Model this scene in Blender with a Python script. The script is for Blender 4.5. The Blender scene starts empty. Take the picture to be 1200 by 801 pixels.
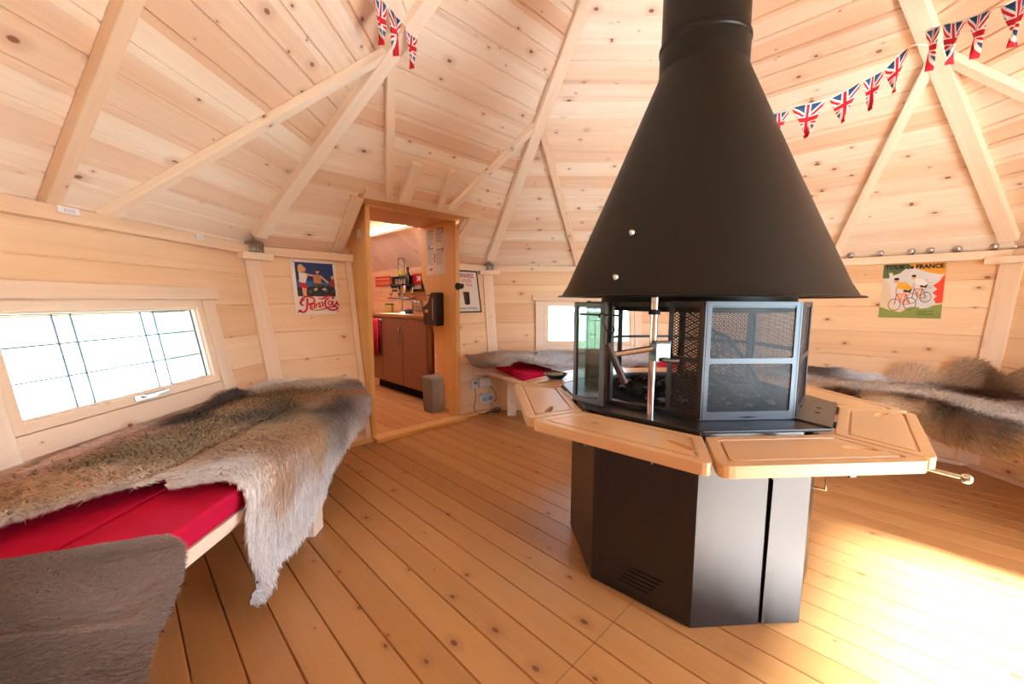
import bpy, bmesh, math, random
import numpy as np
from mathutils import Vector, Matrix
from mathutils import noise as mnoise
random.seed(7); rng = np.random.default_rng(11)
SC = bpy.context.scene; COL = SC.collection
PI = math.pi; R = math.radians; SQ = math.sqrt(0.5)
T8 = math.tan(R(22.5)); C8 = math.cos(R(22.5))
AF, AT, HT = 2.3141, 2.5815, 1.4522          # floor apothem, wall-top apothem, wall height
LEAN = (AT - AF) / HT
SL = 0.7926 / C8                              # roof rise per apothem metre

# ------------------------------------------------------------------ helpers
def lin(c):
    return tuple((x / 12.92 if x <= .04045 else ((x + .055) / 1.055) ** 2.4) for x in c)
def rgb(r, g, b): return lin((r / 255, g / 255, b / 255)) + (1.0,)

class MB:
    """collects verts / faces / material indices of one mesh"""
    def __init__(s): s.v = []; s.f = []; s.m = []
    def add(s, vs, fs, m=0):
        o = len(s.v); s.v += [tuple(v) for v in vs]; s.f += [tuple(i + o for i in f) for f in fs]; s.m += [m] * len(fs); return s
    def box(s, c, d, mat=None, m=0):
        x, y, z = d[0] / 2, d[1] / 2, d[2] / 2
        vs = [Vector((sx * x, sy * y, sz * z)) for sx in (-1, 1) for sy in (-1, 1) for sz in (-1, 1)]
        if mat is not None: vs = [mat @ v for v in vs]
        vs = [v + Vector(c) for v in vs]
        return s.add(vs, [(0, 1, 3, 2), (4, 6, 7, 5), (0, 4, 5, 1), (2, 3, 7, 6), (0, 2, 6, 4), (1, 5, 7, 3)], m)
    def prism(s, pts, z0, z1, m=0):
        n = len(pts)
        vs = [(p[0], p[1], z0) for p in pts] + [(p[0], p[1], z1) for p in pts]
        return s.add(vs, [tuple(reversed(range(n))), tuple(range(n, 2 * n))] + [(i, (i + 1) % n, n + (i + 1) % n, n + i) for i in range(n)], m)
    def tube(s, pts, r, n=10, m=0, caps=True):
        pts = [Vector(p) for p in pts]; rs = r if isinstance(r, (list, tuple)) else [r] * len(pts)
        rings = []; up = None
        for i, p in enumerate(pts):
            d = (pts[min(i + 1, len(pts) - 1)] - pts[max(i - 1, 0)]).normalized()
            if up is None:
                up = Vector((0, 0, 1)) if abs(d.z) < .9 else Vector((1, 0, 0))
            a = d.cross(up).normalized(); b = a.cross(d).normalized(); up = b
            rings.append([p + (a * math.cos(2 * PI * k / n) + b * math.sin(2 * PI * k / n)) * rs[i] for k in range(n)])
        vs = [v for rg in rings for v in rg]; fs = []
        for i in range(len(pts) - 1):
            for k in range(n):
                fs.append((i * n + k, i * n + (k + 1) % n, (i + 1) * n + (k + 1) % n, (i + 1) * n + k))
        if caps: fs += [tuple(reversed(range(n))), tuple(range((len(pts) - 1) * n, len(pts) * n))]
        return s.add(vs, fs, m)
    def lathe(s, prof, n=48, c=(0, 0, 0), m=0, close=False):
        vs = [(c[0] + r * math.cos(2 * PI * k / n), c[1] + r * math.sin(2 * PI * k / n), c[2] + z) for r, z in prof for k in range(n)]
        L = len(prof); fs = []
        for i in range(L if close else L - 1):
            j = (i + 1) % L
            for k in range(n):
                fs.append((i * n + k, i * n + (k + 1) % n, j * n + (k + 1) % n, j * n + k))
        return s.add(vs, fs, m)
    def cap(s, r, z, n=24, c=(0, 0, 0), m=0, flip=False):
        vs = [(c[0] + r * math.cos(2 * PI * k / n), c[1] + r * math.sin(2 * PI * k / n), c[2] + z) for k in range(n)]
        return s.add(vs, [tuple(reversed(range(n))) if flip else tuple(range(n))], m)

def link(name, mesh, mats, parent=None, mw=None):
    o = bpy.data.objects.new(name, mesh); COL.objects.link(o)
    for m in (mats if isinstance(mats, (list, tuple)) else [mats]): mesh.materials.append(m)
    if parent is not None: o.parent = parent
    if mw is not None: o.matrix_local = mw
    return o
def obj(name, mb, mats, parent=None, mw=None, smooth=False, bevel=0, fix=True, angle=40):
    me = bpy.data.meshes.new(name); me.from_pydata(mb.v, [], mb.f)
    me.polygons.foreach_set('material_index', mb.m)
    if fix:
        bm = bmesh.new(); bm.from_mesh(me); bmesh.ops.recalc_face_normals(bm, faces=bm.faces); bm.to_mesh(me); bm.free()
    if smooth:
        me.polygons.foreach_set('use_smooth', [True] * len(me.polygons))
        try: me.set_sharp_from_angle(angle=R(angle))
        except Exception: pass
    o = link(name, me, mats, parent, mw)
    if bevel:
        b = o.modifiers.new('b', 'BEVEL'); b.width = bevel; b.segments = 2; b.limit_method = 'ANGLE'; b.angle_limit = R(40)
    return o
def tag(o, label=None, cat=None, group=None, kind=None):
    if label: o['label'] = label
    if cat: o['category'] = cat
    if group: o['group'] = group
    if kind: o['kind'] = kind
    return o
def empty(name, loc=(0, 0, 0), rz=0, label=None, cat=None, group=None, kind=None, mw=None):
    o = bpy.data.objects.new(name, None); COL.objects.link(o); o.empty_display_size = .05
    if mw is not None: o.matrix_world = mw
    else: o.location = loc; o.rotation_euler = (0, 0, rz)
    return tag(o, label, cat, group, kind)
def struct(o): o['kind'] = 'structure'; return o
def frame(o, x, y, z):
    m = Matrix.Identity(4)
    for i in range(3): m[i][0] = x[i]; m[i][1] = y[i]; m[i][2] = z[i]; m[i][3] = o[i]
    return m
def wallframe(k, lift=0.0):
    """local x = s along the wall, y = up the leaning wall, z = into the room"""
    a = R(45 * k); n = Vector((math.cos(a), math.sin(a), 0)); t = Vector((-math.sin(a), math.cos(a), 0))
    up = (Vector((0, 0, 1)) + n * LEAN).normalized(); zz = t.cross(up)
    # t x up points outward or inward: choose inward, flipping s would mirror text so flip x instead
    if zz.dot(n) > 0: return frame(n * AF - n * 0 + (-zz) * lift, -t, up, -zz), -1
    return frame(n * AF + zz * lift, t, up, zz), 1
def P8(k, s, r, z):
    a = R(45 * k); return Vector((r * math.cos(a) - s * math.sin(a), r * math.sin(a) + s * math.cos(a), z))

# ------------------------------------------------------------------ node expressions
class N:
    def __init__(s, name):
        s.mat = bpy.data.materials.new(name); s.mat.use_nodes = True; s.t = s.mat.node_tree; s.t.nodes.clear()
        s.out = s.t.nodes.new('ShaderNodeOutputMaterial')
    def n(s, typ, **kw):
        nd = s.t.nodes.new(typ)
        for k, v in kw.items(): setattr(nd, k, v)
        return nd
    def put(s, sock, val):
        if isinstance(val, X): s.t.links.new(val.s, sock)
        elif isinstance(val, bpy.types.NodeSocket): s.t.links.new(val, sock)
        elif val is not None: sock.default_value = val
    def math(s, op, *a):
        nd = s.n('ShaderNodeMath', operation=op)
        for i, v in enumerate(a): s.put(nd.inputs[i], v)
        return X(s, nd.outputs[0])
    def mix(s, f, a, b, blend='MIX'):
        nd = s.n('ShaderNodeMix', data_type='RGBA', blend_type=blend)
        s.put(nd.inputs[0], f); s.put(nd.inputs[6], a); s.put(nd.inputs[7], b)
        return X(s, nd.outputs[2])
    def xyz(s, x, y, z=0.0):
        nd = s.n('ShaderNodeCombineXYZ')
        for i, v in enumerate((x, y, z)): s.put(nd.inputs[i], v)
        return X(s, nd.outputs[0])
    def noise(s, vec, scale=1, detail=3, rough=.55, dist=0.0):
        nd = s.n('ShaderNodeTexNoise'); s.put(nd.inputs['Vector'], vec); nd.inputs['Scale'].default_value = scale
        nd.inputs['Detail'].default_value = detail; nd.inputs['Roughness'].default_value = rough; nd.inputs['Distortion'].default_value = dist
        return X(s, nd.outputs[0])
    def white(s, vec):
        nd = s.n('ShaderNodeTexWhiteNoise', noise_dimensions='3D'); s.put(nd.inputs['Vector'], vec); return X(s, nd.outputs[0])
    def smooth(s, v, a, b):
        nd = s.n('ShaderNodeMapRange', interpolation_type='SMOOTHSTEP'); s.put(nd.inputs[0], v); s.put(nd.inputs[1], a); s.put(nd.inputs[2], b)
        return X(s, nd.outputs[0])
    def bsdf(s, **kw):
        nd = s.n('ShaderNodeBsdfPrincipled')
        for k, v in kw.items(): s.put(nd.inputs[k.replace('_', ' ')], v)
        s.t.links.new(nd.outputs[0], s.out.inputs[0]); s.b = nd
        return s.mat
class X:
    def __init__(s, n, sock): s.n = n; s.s = sock
    def __add__(s, o): return s.n.math('ADD', s, o)
    def __radd__(s, o): return s.n.math('ADD', o, s)
    def __sub__(s, o): return s.n.math('SUBTRACT', s, o)
    def __rsub__(s, o): return s.n.math('SUBTRACT', o, s)
    def __mul__(s, o): return s.n.math('MULTIPLY', s, o)
    def __rmul__(s, o): return s.n.math('MULTIPLY', o, s)
    def __truediv__(s, o): return s.n.math('DIVIDE', s, o)
    def floor(s): return s.n.math('FLOOR', s)
    def abs(s): return s.n.math('ABSOLUTE', s)
    def lt(s, o): return s.n.math('LESS_THAN', s, o)
    def gt(s, o): return s.n.math('GREATER_THAN', s, o)
    def max(s, o): return s.n.math('MAXIMUM', s, o)
    def min(s, o): return s.n.math('MINIMUM', s, o)
    def sub01(s):
        return s.n.math('MINIMUM', s.n.math('MAXIMUM', s, 0.0), 1.0)

def wood(name, light, dark, knot, pitch=0.0, off=0.0, seg=2.6, knots=.3, rough=.5, contrast=1.0, spec=.35, seam=None, kr=1.0, cell=.16, var=.62):
    g = N(name)
    tc = g.n('ShaderNodeTexCoord'); sp = g.n('ShaderNodeSeparateXYZ'); g.t.links.new(tc.outputs['Object'], sp.inputs[0])
    x, y, z = (X(g, sp.outputs[i]) for i in range(3))
    oi = X(g, g.n('ShaderNodeObjectInfo').outputs['Random'])
    if pitch:
        row = ((y - off) / pitch).floor()
        r0 = g.white(g.xyz(row, oi * 31.0, 1.0))
        sg = (x / seg + r0 * 5.0).floor()
        r = g.white(g.xyz(row, sg, oi * 17.0))
    else:
        r = g.white(g.xyz(oi * 91.0, 3.0, 1.0))
    r2 = g.white(g.xyz(r * 53.0, 2.0, 7.0))
    px = x + r * 19.0; py = y + r2 * 11.0; pz = z + r * 5.0
    broad = g.noise(g.xyz(px * .9, py * 11.0, pz * 11.0), 1.0, 2, .5)
    grain = g.noise(g.xyz(px * 1.6, py * 62.0, pz * 62.0), 1.0, 4, .6, .4)
    f = (g.math('POWER', r, 1.7) * var + (broad - .5) * .9 * contrast + (grain - .5) * .7 * contrast + .16).sub01()
    c = g.mix(f, light, dark)
    vo = g.n('ShaderNodeTexVoronoi', voronoi_dimensions='2D', feature='F1'); vo.inputs['Randomness'].default_value = .9
    wob = (g.noise(g.xyz(px * 9.0, py * 14.0, pz * 9.0), 1.0, 1, .5) - .5) * .06
    g.put(vo.inputs['Vector'], g.xyz(px / cell, (py + pz) / (cell * .62), 0.0)); vo.inputs['Scale'].default_value = 1
    d = X(g, vo.outputs['Distance']) + wob
    cs = g.n('ShaderNodeSeparateColor'); g.t.links.new(vo.outputs['Color'], cs.inputs[0])
    pres = X(g, cs.outputs[0]).lt(knots); rad = X(g, cs.outputs[1]) * X(g, cs.outputs[1]) * .085 * kr + .028 * kr
    km = g.smooth(d, rad, rad * .55) * pres
    halo = g.smooth(d, rad * 3.6, rad) * pres
    c = g.mix(halo * .42, c, tuple(a * .6 + b_ * .4 for a, b_ in zip(dark, knot))); c = g.mix(km * .9, c, knot)
    if seam is not None:
        sm = (x - seam).abs().lt(.0016); c = g.mix(sm * .6, c, (.08, .04, .02, 1))
    bp = g.n('ShaderNodeBump'); bp.inputs['Strength'].default_value = .08; bp.inputs['Distance'].default_value = .004
    g.put(bp.inputs['Height'], grain)
    m = g.bsdf(Base_Color=c, Roughness=rough, Specular_IOR_Level=spec)
    g.t.links.new(bp.outputs[0], g.b.inputs['Normal'])
    return m
_flat = {}
def flat(r, g_, b, rough=.6, metal=0.0, spec=.4, name=None):
    key = (r, g_, b, rough, metal, spec)
    if key not in _flat:
        g = N(name or 'paint'); _flat[key] = g.bsdf(Base_Color=rgb(r, g_, b), Roughness=rough, Metallic=metal, Specular_IOR_Level=spec)
    return _flat[key]

PINE_L = (.93, .78, .60, 1); PINE_D = (.80, .53, .32, 1); KNOT = (.30, .11, .055, 1)
M = {}
M['ceil'] = wood('pine_ceiling_boards', (.91, .83, .72, 1), (.77, .55, .39, 1), (.22, .075, .035, 1), pitch=.116, seg=60.0, knots=.34, cell=.18, var=.95, kr=1.0)
M['wall'] = wood('pine_wall_boards', (.89, .70, .48, 1), (.73, .45, .245, 1), (.26, .09, .04, 1), pitch=.1965, off=.1, seg=60.0, knots=.40, cell=.23, kr=.8, var=.6)
M['pine'] = wood('pine_timber', (.90, .80, .67, 1), (.77, .57, .40, 1), (.26, .09, .04, 1), knots=.34, cell=.24, kr=.6, contrast=.9)
M['trim'] = wood('pine_trim', (.89, .77, .62, 1), (.75, .53, .35, 1), (.26, .09, .04, 1), knots=.25, cell=.3, kr=.6, contrast=.9)
M['floor'] = wood('oiled_pine_floor', (.52, .275, .105, 1), (.38, .18, .06, 1), (.15, .045, .022, 1), pitch=.118, off=-1.2869, seg=60.0, knots=.34, rough=.34, spec=.45, seam=-.03, cell=.19, kr=.85, contrast=.9, var=.6)
M['barfloor'] = wood('bar_pine_floor', (.62, .33, .13, 1), (.50, .24, .085, 1), (.17, .05, .02, 1), pitch=.118, off=0, knots=.15, rough=.4)
M['table'] = wood('lacquered_table_board', (.70, .45, .23, 1), (.56, .32, .14, 1), (.30, .10, .04, 1), knots=.12, rough=.32, cell=.22, kr=.7, spec=.5, contrast=.7)
M['jamb'] = wood('honey_pine_jamb', (.80, .52, .22, 1), (.66, .36, .12, 1), KNOT, knots=.25, rough=.4, cell=.3, kr=.6)
M['baceil'] = wood('bar_pine_lining', (.88, .78, .68, 1), (.74, .58, .46, 1), KNOT, pitch=.09, knots=.1)
M['barwall'] = wood('bar_wall_boards', (.84, .56, .33, 1), (.72, .42, .22, 1), KNOT, pitch=.12, knots=.25)
M['worktop'] = wood('worktop_wood', (.42, .20, .09, 1), (.30, .13, .05, 1), (.2, .08, .03, 1), knots=.02, rough=.35)
M['cab'] = flat(132, 88, 62, .5)
M['board'] = wood('chopping_board_wood', (.5, .24, .1, 1), (.38, .16, .06, 1), KNOT, knots=.0, rough=.45)

def steel_black():
    g = N('black_powder_coat'); tc = g.n('ShaderNodeTexCoord'); v = X(g, tc.outputs['Object'])
    n1 = g.noise(v, 6.0, 3); n2 = g.noise(v, 900.0, 1)
    bp = g.n('ShaderNodeBump'); bp.inputs['Strength'].default_value = .05; bp.inputs['Distance'].default_value = .001; g.put(bp.inputs['Height'], n2)
    m = g.bsdf(Base_Color=(.010, .009, .009, 1), Metallic=0.0, Roughness=n1 * .08 + .27, Specular_IOR_Level=.6)
    g.t.links.new(bp.outputs[0], g.b.inputs['Normal']); return m
M['black'] = steel_black()
M['hood'] = flat(13, 11, 10, .42, 0.0, .32, 'hood_black_paint')
M['litframe'] = flat(74, 78, 84, .36, .55, .5, 'door_lit_frame_steel')  # lighter copy of the black frame steel, door light put into the colour
M['soot_shade_black'] = flat(22, 20, 19, .8, 0, .2, 'soot_shade_black')  # near black for sooty parts and for the shaded kick recess
M['chrome'] = flat(205, 205, 205, .14, 1.0, .5, 'chrome')
M['steel'] = flat(130, 130, 128, .34, 1.0, .5, 'brushed_steel')
M['greyplate'] = flat(92, 84, 80, .38, .3, .5, 'grey_steel_and_glint')  # leaf frame steel, also the painted reflection on the hearth corner
M['red'] = None
def fabric(name, c, c2, sc=700):
    g = N(name); tc = g.n('ShaderNodeTexCoord'); v = X(g, tc.outputs['Object'])
    n1 = g.noise(v, sc, 1); n2 = g.noise(v, 5, 3)
    bp = g.n('ShaderNodeBump'); bp.inputs['Strength'].default_value = .25; bp.inputs['Distance'].default_value = .002; g.put(bp.inputs['Height'], n1)
    m = g.bsdf(Base_Color=g.mix((n2 * .6 + n1 * .4).sub01(), c, c2), Roughness=.9, Specular_IOR_Level=.15)
    g.t.links.new(bp.outputs[0], g.b.inputs['Normal']); return m
M['red'] = fabric('red_cotton', rgb(180, 14, 54), rgb(204, 28, 72))
M['redtowel'] = fabric('red_towel', rgb(140, 20, 30), rgb(170, 30, 40))
def glassmat(name, tint, gl=.06):
    g = N(name); a = g.n('ShaderNodeBsdfTransparent'); a.inputs[0].default_value = tint
    b = g.n('ShaderNodeBsdfGlossy'); b.inputs['Roughness'].default_value = .02
    lw = g.n('ShaderNodeLayerWeight'); lw.inputs[0].default_value = .25
    f = X(g, lw.outputs['Fresnel']) * .8 + gl
    mx = g.n('ShaderNodeMixShader'); g.put(mx.inputs[0], f); g.t.links.new(a.outputs[0], mx.inputs[1]); g.t.links.new(b.outputs[0], mx.inputs[2])
    g.t.links.new(mx.outputs[0], g.out.inputs[0]); return g.mat
M['glass'] = glassmat('window_glass', (.95, .98, .97, 1), .03)
M['greenglass'] = glassmat('tinted_stove_glass', (.50, .60, .56, 1), .10)
M['clear'] = glassmat('bottle_glass', (.86, .88, .86, 1), .08)
def meshmat(name, sx, sy, holes, colr, diamond=False):
    g = N(name); tc = g.n('ShaderNodeTexCoord'); sp = g.n('ShaderNodeSeparateXYZ'); g.t.links.new(tc.outputs['Object'], sp.inputs[0])
    x, z = X(g, sp.outputs[0]), X(g, sp.outputs[2])
    if diamond: u = x / sx + z / sy; v = x / sx - z / sy
    else: u = x / sx; v = z / sy
    fu = (u - u.floor() - .5).abs(); fv = (v - v.floor() - .5).abs()
    hole = fu.max(fv).lt(holes)
    tr = g.n('ShaderNodeBsdfTransparent'); pb = g.n('ShaderNodeBsdfPrincipled'); pb.inputs['Base Color'].default_value = colr
    pb.inputs['Roughness'].default_value = .4; pb.inputs['Metallic'].default_value = .0; pb.inputs['Specular IOR Level'].default_value = .3
    mx = g.n('ShaderNodeMixShader'); g.put(mx.inputs[0], hole); g.t.links.new(pb.outputs[0], mx.inputs[1]); g.t.links.new(tr.outputs[0], mx.inputs[2])
    g.t.links.new(mx.outputs[0], g.out.inputs[0]); return g.mat
M['finemesh'] = meshmat('fine_spark_mesh', .0045, .0045, .35, (.035, .042, .05, 1))
M['expanded'] = meshmat('expanded_metal_mesh', .017, .010, .30, (.03, .03, .03, 1), True)

# ------------------------------------------------------------------ planked sheets
def rows(y0, y1, pitch, off, gw, gd):
    """profile points (y, depth) with V grooves at off + k*pitch"""
    pts = [(y0, 0.0)]; k = math.ceil((y0 - off) / pitch - 1e-6)
    while off + k * pitch < y1 - 1e-6:
        c = off + k * pitch
        for yy, dd in ((c - gw, 0.0), (c, -gd), (c + gw, 0.0)):
            if y0 + 1e-5 < yy < y1 - 1e-5: pts.append((yy, dd))
        k += 1
    pts.append((y1, 0.0)); return pts
def sheet(name, y0, y1, hw, pitch, off, mat, mw, openings=(), gw=.005, gd=.006, thick=.05, zshift=None):
    pts = rows(y0, y1, pitch, off, gw, gd)
    extra = sorted({v for o in openings for v in (o[2], o[3]) if y0 < v < y1})
    def depth(y):
        for (a, da), (b, db) in zip(pts, pts[1:]):
            if a <= y <= b: return da + (db - da) * (y - a) / max(b - a, 1e-9)
        return 0.0
    ys = sorted({round(p[0], 6): p[1] for p in pts}.items())
    d = dict(ys)
    for e in extra: d.setdefault(round(e, 6), depth(e))
    ys = sorted(d.items()); mb = MB()
    for (a, da), (b, db) in zip(ys, ys[1:]):
        if b - a < 1e-6: continue
        mid = (a + b) / 2; cuts = sorted([(o[0], o[1]) for o in openings if o[2] <= mid <= o[3]])
        za = zshift(mid) if zshift else 0.0
        La, Lb = hw(a), hw(b); segs = []; cur = None
        edges = []
        left = 'L'
        for o0, o1 in cuts: edges.append((left, o0)); left = o1
        edges.append((left, 'R'))
        for e0, e1 in edges:
            xa0 = -La if e0 == 'L' else max(-La, min(La, e0)); xb0 = -Lb if e0 == 'L' else max(-Lb, min(Lb, e0))
            xa1 = La if e1 == 'R' else max(-La, min(La, e1)); xb1 = Lb if e1 == 'R' else max(-Lb, min(Lb, e1))
            if xa1 - xa0 < 1e-5 and xb1 - xb0 < 1e-5: continue
            mb.add([(xa0, a, da + za), (xa1, a, da + za), (xb1, b, db + za), (xb0, b, db + za)], [(0, 1, 2, 3)])
    me = bpy.data.meshes.new(name); me.from_pydata(mb.v, [], mb.f)
    bm = bmesh.new(); bm.from_mesh(me); bmesh.ops.remove_doubles(bm, verts=bm.verts, dist=1e-5); bm.to_mesh(me); bm.free()
    o = link(name, me, mat, None, mw); struct(o)
    if thick:
        s = o.modifiers.new('s', 'SOLIDIFY'); s.thickness = thick; s.offset = -1
    return o

COSL = 1 / math.sqrt(1 + LEAN * LEAN)
def wl(z): return z / COSL              # height -> distance up the leaning wall
WL = wl(HT)
WIN = (-.50, .365, .675, 1.055)         # glass opening on the wall with the large visible window (s range, z range)
names = {0: 'wall_right', 1: 'wall_back_right', 2: 'wall_back', 3: 'wall_back_left', 4: 'wall_left', 5: 'wall_front_left', 6: 'wall_front', 7: 'wall_front_right'}
def win_open(k):
    if k == 4: return (-.50, .365)
    if k == 2: return (-.43, .43)
    return None
DOOR_S = (-.475, .345); DOOR_Z = 1.80
ENT_S = (-.74, .74); ENT_Z = 1.72
for k in range(8):
    mw, sg = wallframe(k)
    ops = []
    if win_open(k):
        a, b = win_open(k); a, b = sorted((a * sg, b * sg)); ops.append((a, b, wl(.675), wl(1.055)))
    if k == 3:
        a, b = sorted((DOOR_S[0] * sg, DOOR_S[1] * sg)); ops.append((a, b, -.01, WL + .01))
    if k == 7:
        a, b = sorted((ENT_S[0] * sg, ENT_S[1] * sg)); ops.append((a, b, -.01, WL + .01))
    sheet(names[k], 0, WL, lambda y: (AF + LEAN * y * COSL) * T8, .1965, .10, M['wall'], mw, ops)

# roof sectors
RLEN = AT / math.cos(math.atan(SL)); CR = math.cos(math.atan(SL))
def roofframe(k):
    a = R(45 * k); n = Vector((math.cos(a), math.sin(a), 0)); t = Vector((-math.sin(a), math.cos(a), 0))
    up = (Vector((0, 0, SL)) - n).normalized(); zz = t.cross(up)
    o = n * AT + Vector((0, 0, HT))
    if zz.z > 0: return frame(o, -t, up, -zz), -1
    return frame(o, t, up, zz), 1
def roofz(z): return (z - HT) / SL / CR          # height -> distance up the slope
def roofpt(k, s, z, lift=0.0):
    a = R(45 * k); n = Vector((math.cos(a), math.sin(a), 0)); t = Vector((-math.sin(a), math.cos(a), 0))
    nn = (-n * SL - Vector((0, 0, 1))).normalized()
    return n * (AT - (z - HT) / SL) + t * s + Vector((0, 0, z)) + nn * lift
RING = roofz(2.585)
for k in range(8):
    mw, sg = roofframe(k); ops = []
    if k == 3:
        a, b = sorted((DOOR_S[0] * sg, .425 * sg)); ops.append((a, b, -.01, roofz(DOOR_Z + .02)))
    if k == 7:
        a, b = sorted((ENT_S[0] * sg, ENT_S[1] * sg)); ops.append((a, b, -.01, roofz(ENT_Z)))
    sheet('ceiling', 0, RLEN - .16, lambda y: (AT - y * CR) * T8, .116, .03, M['ceil'], mw, ops, gw=.0065, gd=.010,
          zshift=lambda y: .018 if y > RING else 0.0)

# floor (boards run square to the bar door)
sheet('floor', -AF, AF, lambda y: AF if abs(y) <= AF * T8 else AF + AF * T8 - abs(y), .118, -1.2869, M['floor'],
      frame(Vector((0, 0, 0)), (SQ, -SQ, 0), (SQ, SQ, 0), (0, 0, 1)), gw=.0036, gd=.008, thick=.06)

# ------------------------------------------------------------------ beams
def beam(name, p0, p1, w, h, mat, roll_ref, parent=None, bevel=.004, label=None):
    """timber from p0 to p1, local x along the grain; roll_ref = direction of its thickness h"""
    p0, p1 = Vector(p0), Vector(p1); x = (p1 - p0).normalized(); z = Vector(roll_ref); z = (z - x * z.dot(x)).normalized(); y = z.cross(x)
    L = (p1 - p0).length; mb = MB().box((L / 2, 0, 0), (L, w, h))
    o = obj(name, mb, mat, parent, None, bevel=bevel); o.matrix_world = frame(p0, x, y, z); return o
def hip(a, t): return Vector((AT / C8 * (1 - t) * math.cos(R(a)), AT / C8 * (1 - t) * math.sin(R(a)), HT + SL * C8 * AT / C8 * t))
nb = 0
for j in range(8):
    a = 22.5 + 45 * j
    dn = Vector((-math.cos(R(a)), -math.sin(R(a)), -1.2)).normalized()
    struct(beam('rafter', hip(a, .040) + dn * .028, hip(a, .90) + dn * .028, .085, .062, M['pine'], dn))
for k in range(8):
    nin = (roofpt(k, 0, 1.6, 1) - roofpt(k, 0, 1.6, 0))
    for sd in (-1, 1):
        z0 = HT + .012
        if k in (3, 7): z0 = 1.845 if k == 3 else ENT_Z + .03
        s0 = .095 + (.42 / .96) * (z0 - HT); z1 = 2.40
        s1 = (AT - (z1 - HT) / SL) * T8 - .03
        if k == 3 : s0, s1 = s0, s1
        struct(beam('rafter', roofpt(k, sd * s0, z0, .022), roofpt(k, sd * s1, z1, .022), .052, .042, M['pine'], nin))
# two short timbers above the bar door
struct(beam('rafter', roofpt(3, .15, 1.845, .024), roofpt(3, .175, 2.05, .024), .085, .05, M['pine'], roofpt(3, 0, 1.6, 1) - roofpt(3, 0, 1.6, 0)))
struct(beam('rafter', roofpt(3, -.165, 1.845, .02), roofpt(3, -.125, 2.06, .02), .05, .036, M['pine'], roofpt(3, 0, 1.6, 1) - roofpt(3, 0, 1.6, 0)))

# wall-top trims, corner posts, skirting
nt = 1
def trim(o):
    global nt
    o.name = 'trim_%d' % nt; nt += 1; return struct(o)
for k in range(8):
    hwid = (AT - .02) * T8 - .005
    segs = [(-hwid, hwid)]
    if k == 3: segs = [(-hwid, DOOR_S[0] - .02), (DOOR_S[1] + .02, hwid)]
    if k == 7: segs = [(-hwid, ENT_S[0] - .02), (ENT_S[1] + .02, hwid)]
    a = R(45 * k); n = Vector((math.cos(a), math.sin(a), 0))
    for s0, s1 in segs:
        rr = AF + LEAN * 1.42 - .026
        trim(beam('t', P8(k, s0, rr, 1.423), P8(k, s1, rr, 1.423), .058, .060, M['trim'], -n))
for j in range(8):
    a = R(22.5 + 45 * j); n = Vector((math.cos(a), math.sin(a), 0))
    p0 = n * (AF / C8 - .028); p1 = n * ((AF + LEAN * 1.36) / C8 - .028) + Vector((0, 0, 1.36))
    trim(beam('t', p0, p1, .105, .03, M['trim'], -n))
    tt = Vector((-math.sin(a), math.cos(a), 0)); c = n * ((AF + LEAN * 1.38) / C8 - .062) + Vector((0, 0, 1.383))
    trim(beam('t', c - tt * .105, c + tt * .105, .046, .10, M['trim'], -n))
for k in range(8):
    if k == 7: continue
    hwid = AF * T8 - .03; a = R(45 * k); n = Vector((math.cos(a), math.sin(a), 0))
    o = beam('t', P8(k, -hwid, AF - .022, .014), P8(k, hwid, AF - .022, .014), .028, .045, M['trim'] if k != 3 else M['jamb'], -n); trim(o)

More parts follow.
